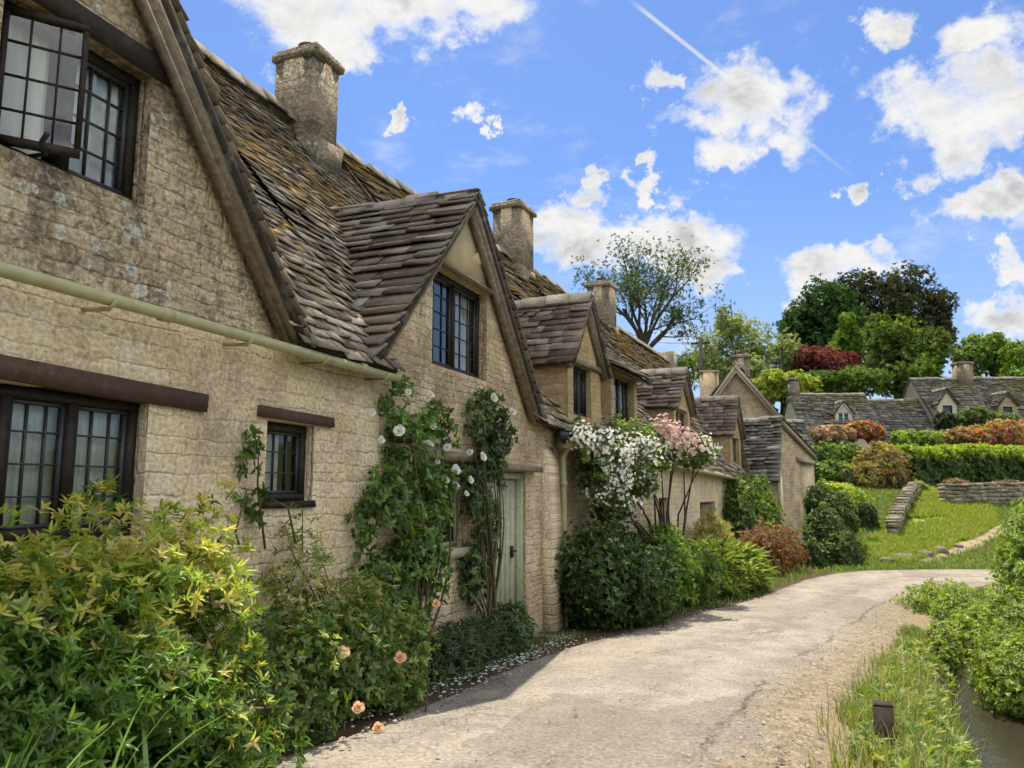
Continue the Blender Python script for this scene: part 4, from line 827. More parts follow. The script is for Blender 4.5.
def sprigs(rng, P, O, k, L, W, ang=(35, 85), C=None, cj=.18, droop=.15):
    """k leaves in a whorl on each sprig (P point, O direction, C colour)"""
    n = len(P); O = nrmv(O); h = nrmv(np.cross(O, rng.normal(0, 1, (n, 3)))); q = np.cross(O, h)
    Pk = np.repeat(P, k, 0); Ok = np.repeat(O, k, 0); hk = np.repeat(h, k, 0); qk = np.repeat(q, k, 0); m = n*k
    az = np.tile(np.arange(k)*2.4, n)+rng.uniform(0, .8, m); th_ = np.radians(rng.uniform(ang[0], ang[1], m))
    rad = hk*np.cos(az)[:, None]+qk*np.sin(az)[:, None]
    D = Ok*np.cos(th_)[:, None]+rad*np.sin(th_)[:, None]
    N = Ok*np.sin(th_)[:, None]-rad*np.cos(th_)[:, None]+rng.normal(0, .25, (m, 3))
    l = L*rng.uniform(.6, 1.2, m); w = W*rng.uniform(.7, 1.2, m)
    base = Pk+Ok*(np.tile(np.arange(k)/k, n)*L*.5)[:, None]
    V, F = leaf_arrays(base, D, N, l, w, droop=droop)
    c = np.repeat(C, k, 0)*BR*rng.uniform(1-cj, 1+cj, (m, 1))*rng.uniform(.92, 1.08, (m, 3)); return V, F, np.repeat(np.clip(c, .004, .9), 2, 0)
def lobes_points(rng, lobes, n, shell=.62, lump=.16, up=.45, ground=None, gap=0.0, gf=3.0):
    lob = np.array(lobes, float); vol = (lob[:, 3]*lob[:, 4]*lob[:, 5])**(2/3); i = rng.choice(len(lob), n, p=vol/vol.sum())
    d = nrmv(rng.normal(0, 1, (n, 3))); r = (shell**3+(1.06**3-shell**3)*rng.random(n))**(1/3)
    lumpf = 1+lump*(np.sin(d[:, 0]*5+i*2.1)*np.sin(d[:, 1]*6+i)+.6*np.sin(d[:, 2]*8+d[:, 0]*7+i*3))
    P = lob[i, :3]+d*(r*lumpf)[:, None]*lob[i, 3:6]; O = d/lob[i, 3:6]*lob[i, 3:6].mean(1, keepdims=True)
    O = nrmv(O)+np.array([0, 0, up])+rng.normal(0, .4, (n, 3))
    keep = np.ones(n, bool)
    if gap:
        q = np.sin(P[:, 0]*gf+1)*np.sin(P[:, 1]*gf*1.1+2)*np.sin(P[:, 2]*gf*1.2+.5)+.5*np.sin(P[:, 0]*gf*2.3)*np.sin(P[:, 2]*gf*2.1+P[:, 1]*gf*1.7); keep &= q > -1+gap*1.6
    # drop points buried in another lobe
    for j in range(len(lob)):
        e = ((P-lob[j, :3])/lob[j, 3:6]); keep &= ~(((e**2).sum(1) < (shell*.8)**2) & (i != j))
    if ground is None: keep &= P[:, 2] > hgt(P[:, 0], P[:, 1])+.02
    return P[keep], O[keep]
def colmix(rng, n, cols, w=None):
    return np.array(cols)[rng.choice(len(cols), n, p=w)]
def foliage(name, parent, rng, lobes, n, k, L, W, cols, w=None, colf=None, mat='leaf', loc=None, **kw):
    sp = {a: kw.pop(a) for a in ('ang', 'cj', 'droop') if a in kw}
    if mat == 'leaf_far': kw.setdefault('lump', .3)
    P, O = lobes_points(rng, lobes, n, **kw); vs_ = 1.6 if mat == 'leaf_far' else 4.5; C = colf(P, rng) if colf else colmix(rng, len(P), cols, w)
    C = C*(1+.3*wav(P[:, 0]*vs_*.6+P[:, 2]*vs_*.4, P[:, 1]*vs_*.5-P[:, 2]*vs_*.5, 2))[:, None]*np.clip(1+rng.normal(0, .14, (len(P), 1)), .6, 1.5)
    V, F, c = sprigs(rng, P, O, k, L, W, C=C, **sp); return build_np(name, V, F, c, M[mat], parent, loc), P, O
def twigs(parent, rng, base, targets, r0=.012, mat='stem', name='stems', n=5, wob=.06):
    mb = MB(); base = np.array(base, float)
    for t in targets:
        b = base+np.array([rng.normal(0, .12), rng.normal(0, .12), 0]); pts = [b+(np.array(t)-b)*s+np.array([0, 0, .18*math.sin(s*3.1)])+rng.normal(0, wob, 3)*(0 < s < 1) for s in np.linspace(0, 1, n)]
        mb.tube(pts, list(np.linspace(r0, r0*.35, n)), 5)
    return build(name, mb, M[mat], parent)
GREEN = [(.05, .10, .02), (.07, .13, .025), (.04, .085, .02)]
def shrub(name, label, cat, base, lobes, n, k, L, W, cols, seed, group=None, stems=0, fol='foliage', **kw):
    rng = np.random.default_rng(seed); t = thing(name, label, cat, base, group)
    o, P, O = foliage(fol, t, rng, lobes, n, k, L, W, cols, **kw)
    if stems: twigs(t, rng, base, P[rng.choice(len(P), stems)], max(.008, L*.12))
    return t, P, O, rng
def bloom_mesh(name, r, col, rng, rings=((.35, 5, 75), (.7, 6, 48), (1.0, 7, 22)), heart=(.8, .6, .2)):
    V = []; F = []; C = []
    for rr, k, el in rings:
        for i in range(k):
            a = 2*math.pi*i/k+rng.uniform(0, .6)+rr*3; e = math.radians(el+rng.normal(0, 7)); d = np.array([math.cos(a)*math.cos(e), math.sin(a)*math.cos(e), math.sin(e)]); s = np.array([-math.sin(a), math.cos(a), 0]); nn = np.cross(d, s)
            Lr = r*(.55+.5*rr); w = Lr*.5
            b = len(V); V += [d*Lr*.08, d*Lr*.55+s*w-nn*w*.25, d*Lr*.95+s*w*.6+nn*Lr*.0, d*Lr*1.03+nn*.05*Lr, d*Lr*.95-s*w*.6, d*Lr*.55-s*w-nn*w*.25]
            F += [[b, b+1, b+2, b+3], [b, b+3, b+4, b+5]]; c = np.array(col)*rng.uniform(.88, 1.08); C += [c, c]
    me = build_np(name, np.array(V), np.array(F), np.clip(np.array(C), 0, .95), M['petal']); d = me.data; bpy.data.objects.remove(me); return d
def put(name, data, parent, pos, dirv_, rng, sc=1.0):
    o = bpy.data.objects.new(name, data); o.location = tuple(np.array(pos)-wloc(parent)); q = Vector(tuple(dirv_)).to_track_quat('Z', 'Y'); o.rotation_euler = q.to_euler(); o.scale = (sc,)*3; return link(o, parent)
def cluster_mesh(name, r, n, pr, col, rng):
    V = []; F = []; C = []
    for _ in range(n):
        c = nrmv(rng.normal(0, 1, 3))*r*rng.uniform(.4, 1)*np.array([1, 1, .7]); ax = nrmv(c+np.array([0, 0, r*.5])+rng.normal(0, r*.3, 3)); h = nrmv(np.cross(ax, rng.normal(0, 1, 3))); q = np.cross(ax, h)
        for i in range(6):
            a = i*math.pi/3+rng.uniform(-.2, .2); d = (h*math.cos(a)+q*math.sin(a))*.92+ax*.45; s = np.cross(ax, d); b = len(V); l = pr*rng.uniform(.8, 1.15)
            V += [c, c+d*l*.6+s*l*.45, c+d*l, c+d*l*.6-s*l*.45]; F.append([b, b+1, b+2, b+3]); C.append(np.array(col)*rng.uniform(.85, 1.05))
    me = build_np(name, np.array(V), np.array(F), np.clip(np.array(C), 0, .95), M['petal']); d = me.data; bpy.data.objects.remove(me); return d
def gz(x, y): return float(hgt(x, y))
def L3(x, y, h, rx, ry, rz): return (x, y, gz(x, y)+h, rx, ry, rz)
# ------------------------------------------------------------------ plants against the row
# big golden-tipped evergreen at the left
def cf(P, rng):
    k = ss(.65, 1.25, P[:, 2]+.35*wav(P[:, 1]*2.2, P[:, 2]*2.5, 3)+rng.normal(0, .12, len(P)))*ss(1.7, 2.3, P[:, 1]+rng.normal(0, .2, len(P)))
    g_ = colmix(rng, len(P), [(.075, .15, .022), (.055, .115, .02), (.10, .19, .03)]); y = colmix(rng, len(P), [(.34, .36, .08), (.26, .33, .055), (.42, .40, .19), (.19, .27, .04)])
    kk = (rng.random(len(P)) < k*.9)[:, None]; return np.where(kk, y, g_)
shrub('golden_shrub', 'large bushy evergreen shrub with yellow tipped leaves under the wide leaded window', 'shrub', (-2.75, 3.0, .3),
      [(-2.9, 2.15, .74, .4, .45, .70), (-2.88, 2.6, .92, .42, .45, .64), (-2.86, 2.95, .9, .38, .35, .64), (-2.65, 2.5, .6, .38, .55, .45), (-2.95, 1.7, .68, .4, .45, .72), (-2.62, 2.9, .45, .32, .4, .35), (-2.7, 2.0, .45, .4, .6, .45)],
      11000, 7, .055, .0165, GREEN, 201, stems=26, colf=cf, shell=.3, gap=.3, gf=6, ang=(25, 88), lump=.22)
mb = MB()
# low mixed bed under the small window
rt = shrub('rose_bush', 'low straggling rose bush with peach roses, leaning over the lane edge', 'rose bush', (-2.85, 4.7, .2),
      [L3(-2.82, 4.35, .36, .26, .45, .38), L3(-2.85, 4.95, .34, .22, .4, .32), L3(-2.7, 4.7, .2, .2, .4, .2), L3(-2.8, 3.65, .3, .28, .45, .42)], 2300, 5, .045, .024, [(.07, .13, .025), (.10, .16, .035), (.15, .19, .06), (.05, .1, .02)], 205, stems=22, shell=.25, gap=.2, gf=7)
peach = bloom_mesh('peach_rose', .05, (.9, .6, .36), RN); rg = np.random.default_rng(5)
for (x, y, d) in [(343, 653, 4.5), (400, 658, 4.95), (358, 708, 4.35), (378, 728, 4.4), (436, 604, 5.5)]: put('rose_flower', peach, rt[0], at(x, y, d), (.6, -.6, .55), rg, rg.uniform(.62, .85))
shrub('variegated_shrub', 'airy shrub of small cream edged leaves reaching up below the small leaded window', 'shrub', (-3.0, 4.3, .25),
      [(-3.05, 4.15, .98, .14, .3, .5), (-2.98, 4.6, .72, .2, .35, .38), (-3.05, 5.05, .72, .16, .3, .34)], 1100, 5, .05, .016, [(.16, .20, .06), (.09, .15, .03), (.33, .33, .17)], 206, stems=20, shell=.2, gap=.3, gf=8, up=.9)
shrub('trailing_plant', 'thin leafy spray climbing the bare wall left of the small window', 'climber', (-3.14, 3.72, 1.3), [(-3.15, 3.76, 1.83, .04, .05, .14), (-3.13, 3.8, 1.55, .05, .05, .1)], 34, 4, .06, .035, GREEN, 207, stems=5, shell=.1, ground=False)
# climbing roses by the wide gable
white = bloom_mesh('white_rose', .046, (.86, .83, .76), RN)
GC = 'climbing roses on the wide gable cottage'
def climber(label, base, lobes, n, seed, L=.058, W=.033, cols=None, flowers=(), stems=14, k=5):
    t, P, O, rng = shrub('climbing_rose', label, 'climbing rose', base, lobes, n, k, L, W, cols or [(.05, .10, .025), (.07, .135, .03), (.09, .17, .035), (.04, .08, .02)], seed, GC, fol='foliage', shell=.05, gap=.42, gf=7, ground=False)
    tg_ = P[rng.choice(len(P), stems)]; mb = MB()
    for q in tg_:
        pts = [np.array(base)+(q-np.array(base))*s_+np.array([.05*math.sin(s_*3), .1*math.sin(s_*5+q[1]*9), 0]) for s_ in np.linspace(0, 1, 8)]; mb.tube(pts, list(np.linspace(.016, .005, 8)), 5)
    build('stems', mb, M['stem'], t)
    for (x, y) in flowers:
        r_ = ray(x, y); q = CAM+r_*((-2.98-CAM[0])/r_[0]); put('rose_flower', white, t, q, (.8+rng.normal(0, .3), -.5+rng.normal(0, .3), .3+rng.normal(0, .3)), rng, rng.uniform(.5, 1.15))
    return t
climber('tall white climbing rose between the small window and the green framed window', (-2.98, 5.6, .1),
        [(-3.1, 5.35, 1.35, .16, .35, .5), (-3.1, 5.75, 1.85, .17, .38, .5), (-3.1, 5.5, 2.25, .14, .25, .3), (-3.08, 5.9, 1.35, .16, .3, .5), (-3.08, 5.3, .9, .15, .35, .35), (-3.1, 6.2, 2.2, .12, .28, .2), (-3.08, 5.05, 1.45, .1, .22, .25), (-3.02, 5.75, 1.0, .16, .35, .35), (-3.08, 6.1, 1.6, .14, .25, .3)], 1900, 211,
        flowers=[(372, 412), (408, 392), (432, 425), (428, 445), (437, 462), (447, 447), (455, 470), (399, 431), (381, 440), (444, 480), (430, 395), (470, 452), (423, 440)])
climber('dark climbing rose trained between the green framed window and the sage door', (-2.98, 7.05, 0),
        [(-3.1, 7.15, 1.3, .13, .34, .6), (-3.1, 7.2, 1.95, .14, .4, .42), (-3.1, 7.3, 2.4, .12, .4, .25), (-3.1, 6.95, .75, .1, .2, .3), (-3.05, 7.6, 2.15, .1, .3, .2)], 1300, 212, cols=[(.03, .06, .025), (.045, .085, .03), (.06, .11, .03)],
        flowers=[(493, 398), (512, 412), (466, 494), (455, 486), (482, 457), (470, 480)], stems=18)
shrub('border_plant', 'low dark grassy clump beside the lane, in front of the green framed window', 'border plant', (-2.8, 6.3, .1), [L3(-2.85, 6.1, .16, .2, .5, .22), L3(-2.88, 6.7, .16, .18, .4, .22)], 900, 5, .09, .016, [(.03, .055, .025), (.05, .08, .03), (.022, .04, .02)], 214, shell=.1, up=1.2)
shrub('border_plant', 'low leafy clump at the foot of the dark climbing rose', 'border plant', (-2.85, 7.35, 0), [L3(-2.88, 7.3, .18, .2, .4, .26)], 650, 5, .07, .026, [(.035, .07, .025), (.06, .10, .035)], 215, shell=.1, up=.9)
def px_lobes(*ls):
    """lobe from pixel centre, depth and pixel radii"""
    out = []
    for (x, y, d, rx, ry) in ls: p = at(x, y, d); out.append((p[0], p[1], p[2], rx*d/FPX, rx*d/FPX, ry*d/FPX))
    return out
# rambling white rose
t, P, O, rng = shrub('rambling_rose', 'huge rambling rose covered in small white blossoms with pale pink heads at its top', 'rambling rose', FB.p(3.4, -.5, gz(*FB.p(3.4, -.5, 0)[:2])),
      px_lobes((602, 468, 10.6, 24, 38), (626, 455, 11.4, 26, 34), (655, 446, 12.2, 28, 22), (692, 452, 13.2, 22, 15), (612, 508, 10.9, 20, 14), (580, 442, 10.2, 10, 22), (642, 482, 11.6, 14, 16)),
      3000, 5, .07, .034, [(.07, .12, .03), (.1, .16, .04), (.05, .09, .025)], 221, shell=.2, gap=.25, gf=4, ground=False)
base = FB.p(3.9, -.5, -.3); mb = MB()
for q in list(P[rng.choice(len(P), 16)]):
    q = np.array(q); j = base+np.array([rng.normal(0, .08), rng.normal(0, .15), 0]); m_ = j+(q-j)*.45+np.array([rng.normal(0, .1), rng.normal(0, .1), .35]); mb.tube([j, j+(m_-j)*.5+rng.normal(0, .03, 3), m_, m_+(q-m_)*.5+np.array([0, 0, .08]), q], [.026, .022, .018, .012, .006], 6)
build('stems', mb, M['bark'], t)
cl_ = [cluster_mesh('white_blossom', .2, 17, .034, (.92, .88, .8), RN) for _ in range(3)]; pk_ = [cluster_mesh('pink_blossom', .19, 15, .045, (.86, .6, .58), RN) for _ in range(2)]
out = np.argsort(-(P[:, 0]*.9-P[:, 1]*.3+rng.random(len(P))*1.6))
for q in out[:99]: put('blossom', cl_[int(rng.integers(3))], t, P[q]+np.array([.04, -.03, .03]), O[q], rng, rng.uniform(.5, 1.05))
for (x, y) in [(668, 424), (681, 430), (690, 436), (664, 434), (675, 441), (697, 443), (686, 446), (659, 428), (671, 432)]: put('pink_blossom', pk_[int(rng.integers(2))], t, at(x, y, 11.8), (.3, -.5, .8), rng, rng.uniform(.8, 1.2))
# shrubs along the foot of the row
GS = 'shrubs along the foot of the cottages'
def fb_lobes(*ls):
    out = []
    for (a, d, h, ra, rd, rz) in ls: p = FB.p(a, d, 0); out.append((p[0], p[1], gz(p[0], p[1])+h, rd, ra, rz))
    return out
def fbase(a, d): p = FB.p(a, d, 0); return (p[0], p[1], gz(p[0], p[1]))
shrub('rounded_shrub', 'dense dark green rounded shrub spilling onto the lane right of the downpipe', 'shrub', fbase(.6, -.8), fb_lobes((.2, -.62, .62, .62, .55, .62), (.75, -.85, .5, .6, .6, .55), (.9, -.45, .8, .6, .45, .5), (.0, -.35, .7, .35, .35, .5)), 4600, 6, .055, .03, [(.03, .06, .016), (.045, .085, .02), (.06, .11, .025), (.022, .045, .014)], 231, GS, shell=.45, gap=.15, gf=6)
shrub('rounded_shrub', 'bright topped green shrub standing under the bare stems of the white rose', 'shrub', fbase(3.2, -.9), fb_lobes((2.6, -.7, .55, .7, .55, .62), (3.4, -1.0, .45, .7, .55, .5), (3.4, -.6, .75, .7, .4, .5)), 3800, 6, .06, .03, [(.05, .095, .02), (.09, .16, .025), (.13, .22, .03)], 232, GS, shell=.4, gap=.2, gf=5)
shrub('leafy_perennial', 'pale strap leaved perennial clump in front of the low wooden door', 'perennial', fbase(5.4, -1.0), fb_lobes((4.9, -1.05, .35, .6, .5, .42), (6.0, -1.2, .32, .9, .55, .42)), 1100, 7, .26, .028, [(.1, .15, .045), (.07, .11, .03), (.16, .2, .07)], 233, GS, shell=.1, up=1.4, ang=(15, 60), droop=.4)
shrub('flowering_perennial', 'tall airy plume flowered perennial by the wooden door', 'perennial', fbase(7.8, -.6), fb_lobes((7.6, -.5, .75, .5, .35, .65), (8.4, -.5, .65, .5, .35, .6)), 600, 6, .14, .02, [(.22, .22, .11), (.12, .18, .05), (.3, .25, .18)], 234, GS, shell=.1, up=1.6, ang=(10, 50))
shrub('copper_shrub', 'low reddish brown leaved shrub beside the lane near the buttressed wing', 'shrub', fbase(10.6, -1.0), fb_lobes((10.0, -1.2, .45, .9, .65, .58), (11.3, -1.3, .5, .95, .75, .65)), 2200, 6, .075, .034, [(.11, .05, .025), (.14, .075, .03), (.08, .06, .025)], 235, GS, shell=.4, gap=.15)
shrub('climbing_shrub', 'tall green climbing shrub with yellow green top growing at the end of the low cottage', 'climber', fbase(13.2, -.5), fb_lobes((12.6, -.35, 1.5, .9, .5, .9), (13.6, -.5, 1.7, .9, .6, .8), (14.6, -.6, 1.1, 1.0, .6, 1.0), (13.2, -.7, .9, 1.2, .6, .8), (12.2, -.4, .9, .7, .45, .8)), 4200, 6, .09, .045, [(.05, .1, .02), (.08, .15, .03), (.18, .24, .04), (.04, .075, .02)], 236, GS, shell=.45, gap=.2, gf=3)
def px_shrub(name, label, cat, ls, n, k, L, W, cols, seed, group=None, **kw):
    lo = px_lobes(*ls); b = np.mean(np.array(lo)[:, :3], 0); z = gz(b[0], b[1]); return shrub(name, label, cat, (b[0], b[1], z), lo, n, k, L, W, cols, seed, group, **kw)
px_shrub('rounded_shrub', 'dark green shrub beside the lane just right of the stone buttress', 'shrub', [(826, 540, 21.5, 18, 30), (843, 553, 20.8, 17, 19), (820, 508, 23, 13, 24), (836, 518, 22.5, 18, 24), (812, 558, 20.5, 12, 16)], 4800, 6, .1, .045, [(.04, .075, .02), (.055, .1, .025), (.1, .14, .05)], 241, GS, gap=.15)
px_shrub('golden_shrub', 'yellow green mounded shrub above the clipped dark box bush', 'shrub', [(842, 500, 27, 22, 14), (826, 497, 27, 12, 14)], 1600, 6, .1, .05, [(.2, .28, .04), (.12, .2, .03), (.3, .34, .06)], 242)
px_shrub('box_bush', 'dark clipped box bush with a rounded square top on the lawn edge', 'clipped bush', [(858, 520, 24.6, 9, 15), (868, 521, 24.6, 9, 15), (863, 513, 24.6, 12, 9), (863, 530, 24.6, 13, 10)], 2400, 5, .06, .035, [(.02, .04, .014), (.03, .055, .016)], 243, shell=.75, lump=.03)
px_shrub('rounded_shrub', 'flat topped green hedge bush below the long cottage roof', 'shrub', [(828, 462, 33, 16, 18), (848, 462, 33, 14, 18), (835, 478, 32, 24, 16)], 2600, 6, .13, .06, [(.09, .17, .02), (.05, .1, .02), (.13, .22, .03)], 244, shell=.6)
px_shrub('copper_shrub', 'domed shrub with coppery pink young leaves above the lawn steps', 'shrub', [(880, 468, 32, 26, 22), (868, 480, 31.5, 24, 20), (892, 482, 31.5, 18, 18), (872, 500, 31, 22, 14)], 3800, 6, .13, .055, [(.17, .12, .055), (.22, .16, .085), (.1, .13, .035), (.14, .16, .05)], 245, shell=.6)
# long clipped hedge
HA = at(912, 470, 31.5); HB = at(1075, 466, 35)
rng = np.random.default_rng(250); n = 9000; s_ = rng.random(n); face = rng.random(n); pp = HA[None, :]+(HB-HA)[None, :]*s_[:, None]; hx = nrmv((HB-HA)*np.array([1, 1, 0])); hn = np.array([hx[1], -hx[0], 0])
top = np.where(face < .45, 1, 0); zt = 3.3+.2*wav(s_*9, s_*3, 2)+.12*wav(s_*31, s_*13, 4)+.3*s_; zb = hgt(pp[:, 0], pp[:, 1])
z = np.where(top == 1, zt+rng.normal(0, .06, n), zb+(zt-zb)*rng.random(n)); dn = np.where(top == 1, rng.uniform(-1.6, .0, n), .22*wav(s_*22, z*2.3, 4)+rng.normal(0, .09, n)); pp[:, 2] = z; pp = pp+hn[None, :]*dn[:, None]
O = np.where(top[:, None] == 1, np.array([0, 0, 1.0]), hn[None, :]*1.0+np.array([0, 0, .3]))+rng.normal(0, .35, (n, 3))
t = thing('hedge', 'long clipped hedge with bright yellow green top running right above the dry stone wall', 'hedge', (HA[0], HA[1], gz(HA[0], HA[1])))
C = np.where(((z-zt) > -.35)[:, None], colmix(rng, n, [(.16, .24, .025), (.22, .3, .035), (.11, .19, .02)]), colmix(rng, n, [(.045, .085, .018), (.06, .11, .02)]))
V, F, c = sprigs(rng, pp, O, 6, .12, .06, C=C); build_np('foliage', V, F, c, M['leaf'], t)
mb = MB(); mb.box(HA*np.array([1, 1, 0])+np.array([0, 0, gz(HA[0], HA[1])-.3])-hn*1.5, (HB-HA)*np.array([1, 1, 0]), hn*1.35, (0, 0, 1.6)); build('stems', mb, plain('hedge_shade_wood', (.03, .035, .018), .95, .05), t)  # one solid block in place of stems, inner shade put into its dark colour
# dry stone walls
def stone_wall(name, label, P, h, th_, seed, mat='dry_stone', cap=None, course=.14, kind=None):
    rng = np.random.default_rng(seed); P = np.array(P, float); d = np.concatenate([[0], np.cumsum(np.linalg.norm(np.diff(P[:, :2], axis=0), axis=1))]); mb = MB(); mc = MB(); k = int(max(1, round(h/course)))
    t = thing(name, label, 'wall', (P[0, 0], P[0, 1], gz(P[0, 0], P[0, 1])))
    def pt(s): return np.array([np.interp(s, d, P[:, 0]), np.interp(s, d, P[:, 1])])
    for r in range(k+1):
        s = rng.uniform(-.2, 0)
        while s < d[-1]:
            l = rng.uniform(.2, .5) if r < k else rng.uniform(.3, .55); a = pt(max(s, 0)); b = pt(min(s+l, d[-1])); q = b-a; Lq = np.linalg.norm(q)
            if Lq > .05:
                q /= Lq; nn = np.array([-q[1], q[0]]); z = gz(*((a+b)/2))-.08+r*h/k; w = th_*rng.uniform(.92, 1.06)*(1.12 if r == k else 1)
                (mc if r == k else mb).box(np.array([*(a-nn*w/2), z]), (*(q*(Lq-.012)), rng.normal(0, .015)), (*(nn*w), 0), (0, 0, h/k*.97 if r < k else .09), jit=.012)
            s += l
    build('stones', mb, M[mat], t); build('coping', mc, M[cap or mat], t); return t
stone_wall('dry_stone_wall', 'low dry stone retaining wall along the foot of the long clipped hedge', [hit(943, 505)[:2]+np.array([0, .1]), hit(985, 503)[:2], hit(1030, 503)[:2], hit(1090, 503)[:2]], .7, .45, 261)
px_shrub('brown_shrub', 'low brownish pink plants trailing over the dry stone wall under the long hedge', 'shrub', [(955, 487, 30.5, 12, 7), (980, 491, 30.5, 14, 6), (1008, 488, 31, 14, 7)], 1500, 5, .1, .045, [(.12, .075, .055), (.1, .09, .04), (.15, .1, .08)], 264)
stone_wall('garden_wall', 'pale capped garden wall stepping up the lawn edge beside the coppery domed shrub', [hit(893, 537)[:2], hit(900, 520)[:2], hit(908, 505)[:2], hit(916, 494)[:2]], .45, .34, 262)
px_shrub('ivy_clump', 'small leafy clump growing over the pale capped garden wall', 'ivy', [(918, 492, 30, 9, 9), (913, 506, 28, 8, 9), (903, 520, 25.6, 6, 7), (897, 532, 24.6, 7, 5), (909, 512, 27, 8, 8), (900, 527, 25, 7, 7), (890, 537, 24, 5, 5)], 3600, 5, .1, .05, [(.08, .14, .03), (.16, .2, .06)], 263)
GF = 'flowering shrubs in the hillside gardens'
px_shrub('flowering_shrub', 'mauve grey flowering shrub under the little white framed dormer', 'shrub', [(832, 436, 41, 18, 9), (815, 440, 41, 8, 10)], 1200, 6, .16, .07, [(.22, .15, .16), (.15, .14, .09), (.28, .2, .2)], 271, GF)
px_shrub('flowering_shrub', 'red climbing rose mass on the front of the white dormer cottage', 'shrub', [(862, 430, 41, 14, 8), (875, 436, 41, 9, 8), (850, 434, 41, 8, 8)], 1300, 6, .14, .07, [(.27, .085, .08), (.1, .14, .03), (.33, .15, .13)], 272, GF)
px_shrub('flowering_shrub', 'dusky brown pink shrub between the two hillside houses', 'shrub', [(962, 440, 39, 18, 10), (945, 442, 39, 10, 9), (975, 436, 39.5, 10, 9)], 1400, 6, .16, .07, [(.18, .1, .07), (.12, .13, .04), (.24, .15, .1)], 273, GF)
px_shrub('flowering_shrub', 'large rose pink flowering shrub at the right edge above the hedge', 'shrub', [(1004, 436, 38, 22, 14), (1030, 438, 38, 20, 16), (988, 440, 38, 12, 10)], 1700, 6, .15, .07, [(.32, .12, .12), (.28, .13, .11), (.13, .17, .04)], 274, GF)
px_shrub('rounded_shrub', 'dark bushy growth hiding the foot of the tall brown roofed house', 'shrub', [(975, 418, 42, 14, 9), (1000, 422, 42, 16, 8)], 1500, 6, .15, .07, [(.05, .09, .025), (.08, .12, .03)], 277)
px_shrub('rounded_shrub', 'dark shrub against the plaster wall of the steep roofed house', 'shrub', [(945, 422, 42, 9, 9)], 600, 6, .14, .07, [(.03, .05, .02)], 275)
px_shrub('rounded_shrub', 'light green shrub before the hill, left of the dusky pink one', 'shrub', [(928, 440, 39, 14, 7), (905, 440, 39, 12, 8)], 900, 6, .16, .07, [(.14, .22, .04), (.1, .16, .03)], 276)

# ------------------------------------------------------------------ trees
def branch_tree(mb, rng, p, d, L, r, depth, tips, spread=.5, upb=.12, nseg=4, kids=(2, 4), shr=.72):
    pts = [p]; rs = [r]
    for i in range(nseg):
        d = nrmv(d+rng.normal(0, .12, 3)+np.array([0, 0, upb*.3])); p = p+d*L/nseg; pts.append(p); rs.append(r*(1-.42*(i+1)/nseg))
    mb.tube(pts, rs, 6 if r > .04 else 4, cap=False)
    if depth == 0: tips.append((p, d)); return
    for _ in range(int(rng.integers(kids[0], kids[1]+1))):
        s = rng.uniform(.35, 1.0); q = pts[min(nseg, max(1, int(round(s*nseg))))]; h = nrmv(rng.normal(0, 1, 3)); dd = nrmv(d+nrmv(np.cross(d, h))*spread*rng.uniform(.6, 1.5)+np.array([0, 0, upb]))
        branch_tree(mb, rng, q, dd, L*shr*rng.uniform(.8, 1.15), rs[-1]*.72, depth-1, tips, spread, upb, max(2, nseg-1), kids, shr)
    tips.append((p, d))
def tree(label, lobes, n, k, L, W, cols, seed, trunk_r=.25, name='tree', cat='tree', group=None, base=None, limbs=9, **kw):
    rng = np.random.default_rng(seed); lo = np.array(px_lobes(*lobes)); sub = []
    for q in lo:
        sub.append([*q[:3], *(q[3:]*.8)])
        for _ in range(8):
            v_ = nrmv(rng.normal(0, 1, 3)+np.array([0, -.35, .25])); f_ = rng.uniform(.28, .5); sub.append([*(q[:3]+v_*q[3:]*rng.uniform(.72, .95)), *(q[3:]*f_*rng.uniform(.8, 1.25, 3))])
    sub = [tuple(q) for q in sub]; b = np.array([lo[:, 0].mean(), lo[:, 1].mean()]) if base is None else base; z = gz(*b)
    t = thing(name, label, cat, (b[0], b[1], z), group); o, P, O = foliage('crown', t, rng, sub, int(n*1.35), k, L*.9, W*.9, cols, mat='leaf_far', **kw)
    mb = MB(); c = lo[:, :3].mean(0); b0 = np.array([b[0], b[1], z-.3]); fork = b0+(np.array([b[0], b[1], c[2]])-b0)*.6; mb.tube([b0, b0+(fork-b0)*.5+rng.normal(0, .05, 3), fork], [trunk_r, trunk_r*.8, trunk_r*.65], 8)
    for q in P[rng.choice(len(P), limbs)]: m_ = fork+(q-fork)*.5+rng.normal(0, .25, 3)+np.array([0, 0, .3]); mb.tube([fork-np.array([0, 0, .4]), m_, q], [trunk_r*.5, trunk_r*.3, trunk_r*.08], 5)
    build('trunk', mb, M['bark'], t); return t
# tall open tree behind the roofs
rng = np.random.default_rng(303); b = at(643, 345, 46); z = gz(b[0], b[1]); t = thing('tree', 'tall open crowned tree with sparse leaves and dark visible branches behind the chimneys', 'tree', (b[0], b[1], z)); mb = MB(); tips = []
top0 = np.array([b[0], b[1], z-.3]); fork = at(643, 338, 46)
mb.tube([top0, top0+(fork-top0)*.5+np.array([.1, 0, 0]), fork], [.38, .32, .27], 8)
for (x, y, dd) in [(598, 268, -.6), (640, 238, .4), (672, 246, -.3), (708, 262, .5), (588, 300, .3), (690, 305, -.4), (628, 262, 1.0), (655, 270, -1.0), (715, 300, .2)]:
    q = at(x, y, 46+dd*2.2); d0 = nrmv(q-fork); Ls = np.linalg.norm(q-fork); start = fork-np.array([0, 0, rng.uniform(0, 1.2)])
    branch_tree(mb, rng, start, nrmv(d0+np.array([0, 0, .25])), Ls*.62, .12, 3, tips, .55, .1, 5, (2, 4), .6)
build('trunk', mb, M['bark'], t)
